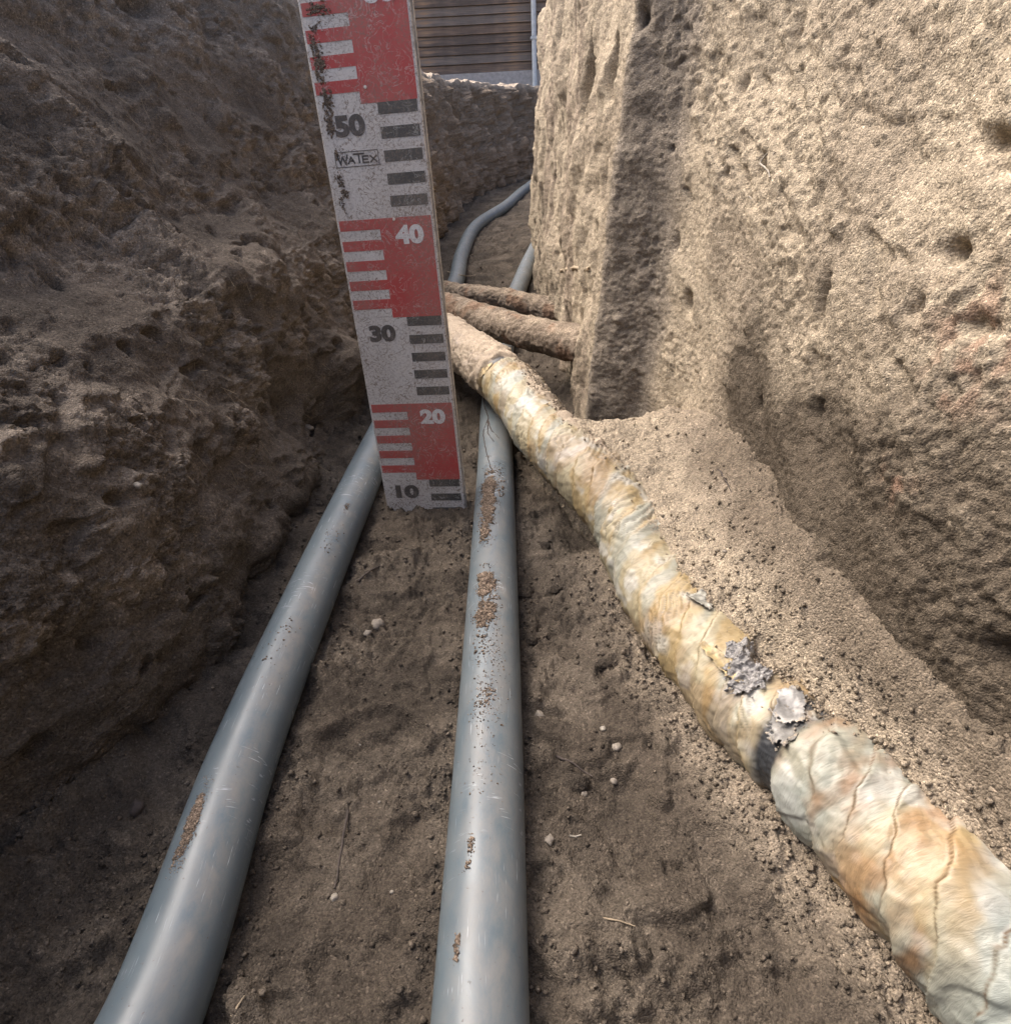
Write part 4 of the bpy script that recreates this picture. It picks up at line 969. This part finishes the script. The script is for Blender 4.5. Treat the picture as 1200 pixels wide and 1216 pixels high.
# screw head and mud on the left edge of the board
me = bpy.data.meshes.new('screw_head'); n = 14
me.from_pydata([(.0015 * math.cos(a * 2 * math.pi / n), 0 if r == 0 else -.0006, .0015 * math.sin(a * 2 * math.pi / n)) if r < 2 else (0, -.0009, 0) for r in range(2) for a in range(n)] + [(0, -.0009, 0)], [], [[a, (a + 1) % n, (a + 1) % n + n, a + n] for a in range(n)] + [[a + n, (a + 1) % n + n, 2 * n] for a in range(n)])
for (uu, ss) in ((.50, .513), (.60, .3985)):
    o = bput('screw_head', me, simple('dull_screw', (.55, .50, .44), .5, 200)); o.location = (uu * BW, -TK, ss)
pos = []; szs = []
for (u0, s0, su, sv, n, sz) in [(.10, .535, .045, .014, 420, .0011), (.12, .505, .040, .008, 300, .0010), (.11, .485, .035, .008, 260, .0010), (.12, .46, .012, .004, 50, .0008), (.11, .437, .03, .006, 110, .0008), (.14, .425, .035, .0035, 160, .0008), (.09, .415, .02, .006, 60, .0007), (.20, .575, .10, .004, 220, .0009), (.14, .562, .07, .003, 60, .0008), (.08, .552, .03, .006, 40, .0009), (.5, .47, .25, .05, 60, .00045), (.3, .25, .3, .10, 40, .0005), (.5, .075, .3, .02, 60, .0007), (.75, .585, .2, .03, 20, .0005)]:
    q = rng.uniform(-1.5, 1.5, (n * 5, 2)); kk = gn(np.stack([q[:, 0] * 1.6, q[:, 1] * 1.6, np.full(len(q), s0 * 90 + u0 * 50)], 1), 1.0, 9) + .6 * gn(np.stack([q[:, 0] * 5, q[:, 1] * 5, np.full(len(q), s0 * 90)], 1), 1.0, 2)
    q = q[np.argsort((q ** 2).sum(1) * .35 - kk + rng.normal(0, .25, len(q)))[:n]]
    uu = np.clip(u0 + q[:, 0] * su, .01, .99); pos.append(np.stack([uu * BW, np.full(n, -.0003), s0 + q[:, 1] * sv], 1)); szs.append(sz * rng.uniform(.4, 1.2, n))
pos = np.vstack(pos); szs = np.concatenate(szs)
scatter('mud', pos, np.tile(np.array([0, -1.0, 0]), (len(pos), 1)), szs, np.array([.24, .19, .145])[None] * rng.uniform(.7, 1.3, (len(pos), 1)), SOIL, parent=board, kind='stuff')
# soil packed round the foot of the board
# ------------------------------------------------------------------ twigs, roots, stones
def twig(name, pts3, r0, r1, mat, nseg=7, knob=.15, seed=0, parent=None, meshonly=False):
    c, s = catmull(np.array(pts3), .0022 if not meshonly else .01)
    r = np.linspace(r0, r1, len(c)) * (1 + knob * gn(c, 160, seed))
    c = c + np.stack([gn(c, 90, seed + 1), gn(c, 90, seed + 2), gn(c, 90, seed + 3)], 1) * r0 * .9
    V, D, th = tube_np(c, r, nseg); F = gridF(len(c), nseg, True)
    V = np.vstack([V, c[0], c[-1]]); a = len(c) * nseg
    q = np.array([[(k + 1) % nseg, k, a, a] for k in range(nseg)]); q2 = np.array([[(len(c) - 1) * nseg + k, (len(c) - 1) * nseg + (k + 1) % nseg, a + 1, a + 1] for k in range(nseg)])
    T3 = np.vstack([np.stack([F[:, 0], F[:, 1], F[:, 2]], 1), np.stack([F[:, 0], F[:, 2], F[:, 3]], 1), q[:, :3], q2[:, :3]])
    if meshonly: return V, T3
    return put(name, mesh_np(name, V, T3), mat, parent)
bv_mid = bvh_of(tube_np(c_mid, PR, 24)[0], gridF(len(c_mid), 24, True)); bv_lft = bvh_of(tube_np(c_lft, PR, 24)[0], gridF(len(c_lft), 24, True))
ALLT = (bv_floor, bv_L, bv_R, bv_mid, bv_lft, bv_old)
def on(pxs, lift, trees=None):
    out = []
    for (a, b_) in pxs:
        h_ = hit(a, b_, trees or ALLT); out.append(np.array(h_[0] - Vector(ray(a, b_)).normalized() * (lift if lift < .0025 else .012)))
    return out
rt = thing('rootlet', 'thin black forked rootlet hanging over the middle grey conduit below the wrapped pipe', 'root', tuple(on([(577, 490)], .001)[0]))
for pts in ([(574, 470), (575, 482), (579, 497), (574, 512), (576, 530), (580, 546), (585, 562)], [(579, 497), (583, 510), (592, 520)], [(579, 499), (580, 515), (586, 524)]):
    adopt(twig('root_strand', on(pts, .0012, (bv_mid,)), .0011, .0005, M_ROOT, seed=3), rt)
for (pts, r, lab, cat, mt) in [([(413, 962), (407, 1000), (402, 1030), (397, 1056)], .0010, 'thin dark twig lying on the floor between the two grey conduits', 'twig', M_ROOT),
                        ([(660, 897), (680, 907), (703, 922)], .0011, 'short brown twig beside the small hollow right of the middle conduit', 'twig', M_ROOT),
                        ([(425, 690), (437, 679), (450, 672)], .0012, 'short brown twig near the rim of the footprint hollow', 'twig', M_ROOT),
                        ([(530, 322), (545, 326), (562, 327), (572, 324)], .0016, 'thin stem lying across the left conduit in front of the bend', 'twig', M_STRAW),
                        ([(275, 1207), (284, 1192), (292, 1180)], .0007, 'tiny pale straw at the bottom edge beside the left conduit', 'straw', M_STRAW),
                        ([(715, 1090), (735, 1094), (753, 1100)], .0006, 'tiny pale straw on the soil right of the middle conduit', 'straw', M_STRAW),
                        ([(676, 992), (683, 994), (690, 992)], .0009, 'small pale splinter on the soil right of the middle conduit', 'splinter', M_SHELL),
                        ([(920, 182), (908, 184), (903, 192), (912, 202), (914, 210)], .0012, 'white curled rootlet sticking out of the sunlit right wall', 'rootlet', M_SHELL),
                        ([(888, 232), (893, 238), (890, 250)], .0005, 'hair-thin pale rootlet on the sunlit right wall', 'rootlet', M_SHELL),
                        ([(700, 320), (683, 318), (664, 322)], .0030, 'stubby pale root sticking out of the right wall above the crossing pipes', 'root stub', M_STRAW),
                        ([(845, 560), (850, 556), (858, 565), (868, 585)], .0008, 'curled dark rootlet at the top of the sand bank', 'rootlet', M_ROOT)]:
    o = twig('twig' if cat == 'twig' else cat.replace(' ', '_'), on(pts, r * .6), r, r * .55, mt, seed=int(pts[0][0])); o['label'] = lab; o['category'] = cat
def stone(px, py, size, mat, label, name='pebble', cat='pebble', flat=.65):
    h_ = hit(px, py, ALLT); n1, n2 = 9, 6; V = []
    for a in range(n2 + 1):
        for b_ in range(n1):
            ph = math.pi * a / n2; t_ = 2 * math.pi * b_ / n1; V.append((math.sin(ph) * math.cos(t_), math.sin(ph) * math.sin(t_), math.cos(ph)))
    V = np.array(V); r = 1 + .45 * gn(V + px * .37, 1.1, 5) + .25 * gn(V + py, 2.5, 6)
    r = np.clip(r, .7, 1.2)
    V = V * r[:, None] * size * np.array([1, .85, flat])
    me = mesh_np(name, V, gridF(n2 + 1, n1, True)); o = put(name, me, mat, label=label, cat=cat); o.location = h_[0] + h_[1] * size * .15 * (1 if h_[1].dot(Vector(CAMP) - h_[0]) > 0 else -1); o.rotation_euler = (0, 0, px)
    return o
for a in [(448, 742, .0070, M_STONE, 'round pale lump of stone in the footprint hollow between the conduits'), (437, 752, .0045, M_STONE, 'small pale stone touching the larger one in the hollow'), (732, 888, .0042, M_STONE, 'grey pebble on the soil, larger of two below the wrapped pipe'), (716, 866, .0026, M_SHELL, 'small cream pebble just above the grey pebble'),
          (728, 928, .0030, M_STONE, 'dull brown pebble under the grey pebble'), (693, 943, .0028, M_STONE, 'tiny pebble beside the small hollow'), (652, 998, .0040, M_STONE, 'pale lump against the right side of the middle conduit'), (397, 1067, .0030, M_SHELL, 'white oval chip at the lower end of the dark twig'),
          (450, 953, .0013, M_SHELL, 'speck-sized white chip left of the middle conduit'), (465, 1060, .0013, M_SHELL, 'speck-sized white chip low down left of the middle conduit'), (427, 885, .0012, M_SHELL, 'speck-sized white chip beside the shallow arc in the floor'), (364, 508, .010, M_STONE, 'rough stone sticking out under the overhang of the left wall', ), (163, 577, .004, M_SHELL, 'white fragment in the left wall'), 
          (162, 961, .006, M_ROOT, 'black burnt-looking lump in the soil left of the left conduit'), (640, 850, .0045, M_STONE, 'pale crumb against the middle conduit'), (860, 655, .0025, M_STONE, 'dark clod on the sand bank')]:
    stone(*a)
# clods: larger lumps of soil
for (px, py, s, lab) in [(620, 705, .010, 'dark clod leaning on the right side of the middle conduit'), (646, 650, .007, 'clod right of the middle conduit below the measuring board'), (630, 760, .006, 'small clod tucked against the middle conduit'), (683, 932, .009, 'dark clod in the small hollow right of the middle conduit'), (716, 790, .006, 'small clod below the bend of the wrapped pipe'),
                         (660, 700, .006, 'small clod beside the dark clod'), (555, 470, .008, 'clod in the shadow just right of the measuring board'), (843, 712, .004, 'clod on the sand just above the torn tape')]:
    h_ = hit(px, py, ALLT); n = 20
    g = np.linspace(0, math.pi, n + 1); t_ = np.linspace(0, 2 * math.pi, 30, endpoint=False)
    V = np.array([(math.sin(a) * math.cos(b_), math.sin(a) * math.sin(b_), math.cos(a)) for a in g for b_ in t_])
    V = V * (1 + .3 * fbm(V + px, 1.2, 3, 7) + .2 * bil(V + py, 3, 2, 8))[:, None] * s * np.array([1, .9, .7])
    o = put('soil_clod', mesh_np('soil_clod', V, gridF(n + 1, 30, True), np.tile(floor_d * 1.1, (len(V), 1)) if px != 843 else np.tile(sand_m, (len(V), 1))), SOIL, label=lab, cat='soil clod', group='loose clods'); o.location = h_[0]
# matted rootlets hanging on the walls
def rootmat(name, seeds, length, rad, mat, label):
    Vs = []; Fs = []; k = 0
    for (p, nrm2) in seeds:
        L = length * random.uniform(.4, 1.2); d = Vector((random.uniform(-.6, .6), random.uniform(-.6, .6), -1)).normalized()
        pts = []; q = Vector(p) + nrm2 * .002
        for j in range(5):
            pts.append(np.array(q)); q = q + d * L / 4 + nrm2 * random.uniform(-.001, .004) + Vector((random.uniform(-1, 1), random.uniform(-1, 1), random.uniform(-.6, .6))) * L * .09
        V, F3 = twig('', pts, rad, rad * .4, None, 3, meshonly=True, seed=k % 9); Vs.append(V); Fs.append(F3 + k); k += len(V)
    put(name, mesh_np(name, np.vstack(Vs), np.vstack(Fs)), mat, kind='stuff', label=label, cat='rootlets')
def seeds_px(n, box, tree):
    out = []
    while len(out) < n:
        a = random.uniform(box[0], box[2]); b_ = random.uniform(box[1], box[3]); h_ = tree.ray_cast(Vector(CAMP), Vector(ray(a, b_)).normalized())
        if h_[0] is None: n -= 1; continue
        nn_ = h_[1] if h_[1].dot(Vector(CAMP) - h_[0]) > 0 else -h_[1]; out.append((h_[0], nn_))
    return out
rootmat('rootlets', seeds_px(200, (505, 95, 640, 230), bv_L), .06, .0008, M_STRAW, 'fine pale rootlets hanging from the far trench wall at the bend')
rootmat('rootlets', seeds_px(160, (20, 10, 400, 330), bv_L), .03, .00035, M_STRAW, 'hair-fine rootlets in the upper left trench wall')
rootmat('rootlets', seeds_px(90, (200, 330, 420, 560), bv_L), .02, .0003, M_STRAW, 'hair-fine rootlets on the overhang of the left wall beside the board')

# ------------------------------------------------------------------ shed wall beyond the trench
SY = 7.0
def sp(px, py): r = ray(px, py); t = SY / r[1]; return CAMP + r * t
za_ = sp(560, 87)[2]
shed = thing('shed_wall', 'weathered brown plank wall on a grey concrete plinth beyond the end of the trench', 'shed wall', (0, SY, GZ))
def box_child(name, x0, x1, y0, y1, z0, z1, mat, tilt=0.0):
    me = boxm(name, x0, x1, y0, y1, z0, z1)
    o = put(name, me, mat, shed, smooth=False); o.location = (0, -SY, -GZ)
    return o
def wood_mat(name, a, b_):
    m, n, nd, lk, b = newmat(name)
    tc = N(nd, 'ShaderNodeTexCoord'); mp = N(nd, 'ShaderNodeMapping'); mp.inputs['Scale'].default_value = (.6, 8, 22); lk.new(tc.outputs['Object'], mp.inputs[0])
    t = N(nd, 'ShaderNodeTexNoise'); t.inputs['Scale'].default_value = 5; t.inputs['Detail'].default_value = 7; t.inputs['Roughness'].default_value = .7; lk.new(mp.outputs[0], t.inputs['Vector'])
    t2 = N(nd, 'ShaderNodeTexNoise'); t2.inputs['Scale'].default_value = 5; t2.inputs['Detail'].default_value = 4; lk.new(tc.outputs['Object'], t2.inputs['Vector'])
    ad = N(nd, 'ShaderNodeMath', operation='MULTIPLY_ADD'); lk.new(t2.outputs[0], ad.inputs[0]); ad.inputs[1].default_value = .6; lk.new(t.outputs[0], ad.inputs[2])
    r = ramp(nd, [(.6, a), (.85, b_), (1.0, (.24, .16, .10))]); lk.new(ad.outputs[0], r.inputs[0]); lk.new(r.outputs[0], b.inputs['Base Color']); b.inputs['Roughness'].default_value = .85
    bp = N(nd, 'ShaderNodeBump'); bp.inputs['Distance'].default_value = .004; bp.inputs['Strength'].default_value = .6; lk.new(t.outputs[0], bp.inputs['Height']); lk.new(bp.outputs[0], b.inputs['Normal'])
    return m
M_W = [wood_mat('weathered_plank', (.055, .042, .034), (.14, .105, .082)), wood_mat('weathered_plank_dark', (.045, .036, .031), (.105, .085, .072)), wood_mat('weathered_plank_grey', (.07, .06, .053), (.15, .13, .115))]
slp = (sp(630, 80)[2] - sp(505, 88)[2]) / (sp(630, 80)[0] - sp(505, 88)[0])
M_CON = simple('concrete_plinth', (.30, .30, .30), .9, 30, .25, .4, dist=.003)
x_pole = sp(633, 45)[0]
box_child('plinth', -2.6, x_pole - .02, SY - .03, SY + .12, GZ - .1, za_, M_CON); box_child('plinth', x_pole - .01, 3.4, SY - .03, SY + .12, GZ - .1, za_, M_CON)
ph = sp(560, 77)[2] - za_; ph = abs(ph) if abs(ph) > .05 else .1
zc = za_ + .003; k = 0
pm = {}
while zc < 3.0:
    hgt = ph * (1.0 if k < 7 else 1.45) * (1 + .04 * math.sin(k * 7))
    key = ('p', round(hgt, 4))
    V = np.array([(-2.6, -.018, 0), (3.4, -.018, 0), (3.4, 0, 0), (-2.6, 0, 0), (-2.6, -.006, hgt), (3.4, -.006, hgt), (3.4, 0.0, hgt), (-2.6, 0.0, hgt)])
    me = mesh_np('plank', V, np.array([(0, 1, 5, 4), (3, 7, 6, 2), (0, 3, 2, 1), (4, 5, 6, 7), (0, 4, 7, 3), (1, 2, 6, 5)]))
    o = put('plank', me, M_W[(k * 5 + k // 3) % 3], shed, smooth=False); o.location = (0, SY - SY, zc - GZ); 
    zc += hgt + .006; k += 1
box_child('backing', -2.6, 3.4, SY + .002, SY + .10, za_, zc, M_W[1])
# downpipe
M_POLE = simple('galvanised_pole', (.42, .47, .50), .5, 40, .2, .2)
c = np.array([[x_pole, SY - .09, GZ - .05], [x_pole, SY - .09, 1.6], [x_pole - .01, SY - .09, 3.2]]); cc, ss_ = catmull(c, .2)
T = np.gradient(cc, axis=0); T /= np.linalg.norm(T, axis=1)[:, None]; sd_ = np.tile(np.array([1.0, 0, 0]), (len(cc), 1)); up_ = np.cross(sd_, T)
Vq, _, _ = tube_np(cc, .022, 20, (T, sd_, up_))
pole = thing('steel_pole', 'thin pale grey pole standing in front of the plank wall', 'pole', (x_pole, SY - .09, GZ)); adopt(put('shaft', mesh_np('pole_shaft', Vq, gridF(len(cc), 20, True)), M_POLE), pole)
me = boxm('bracket', x_pole - .03, x_pole + .03, SY - .115, SY - .03, 1.27, 1.29); adopt(put('bracket', me, M_POLE, smooth=False), pole)

tris = sum(len(o.data.polygons) * (2 if o.data.polygons and len(o.data.polygons[0].vertices) == 4 else 1) for o in sc.objects if o.type == 'MESH')
print('TRIS', tris, 'left', NL, 'right', NR, 'floor', (ny, nx), 'old', len(c_old))
print('old Z', [tuple(np.round(p, 3)) for p in C_OLD]); print('mid', [tuple(np.round(p, 3)) for p in C_MID]); print('lft', [tuple(np.round(p, 3)) for p in C_LFT])
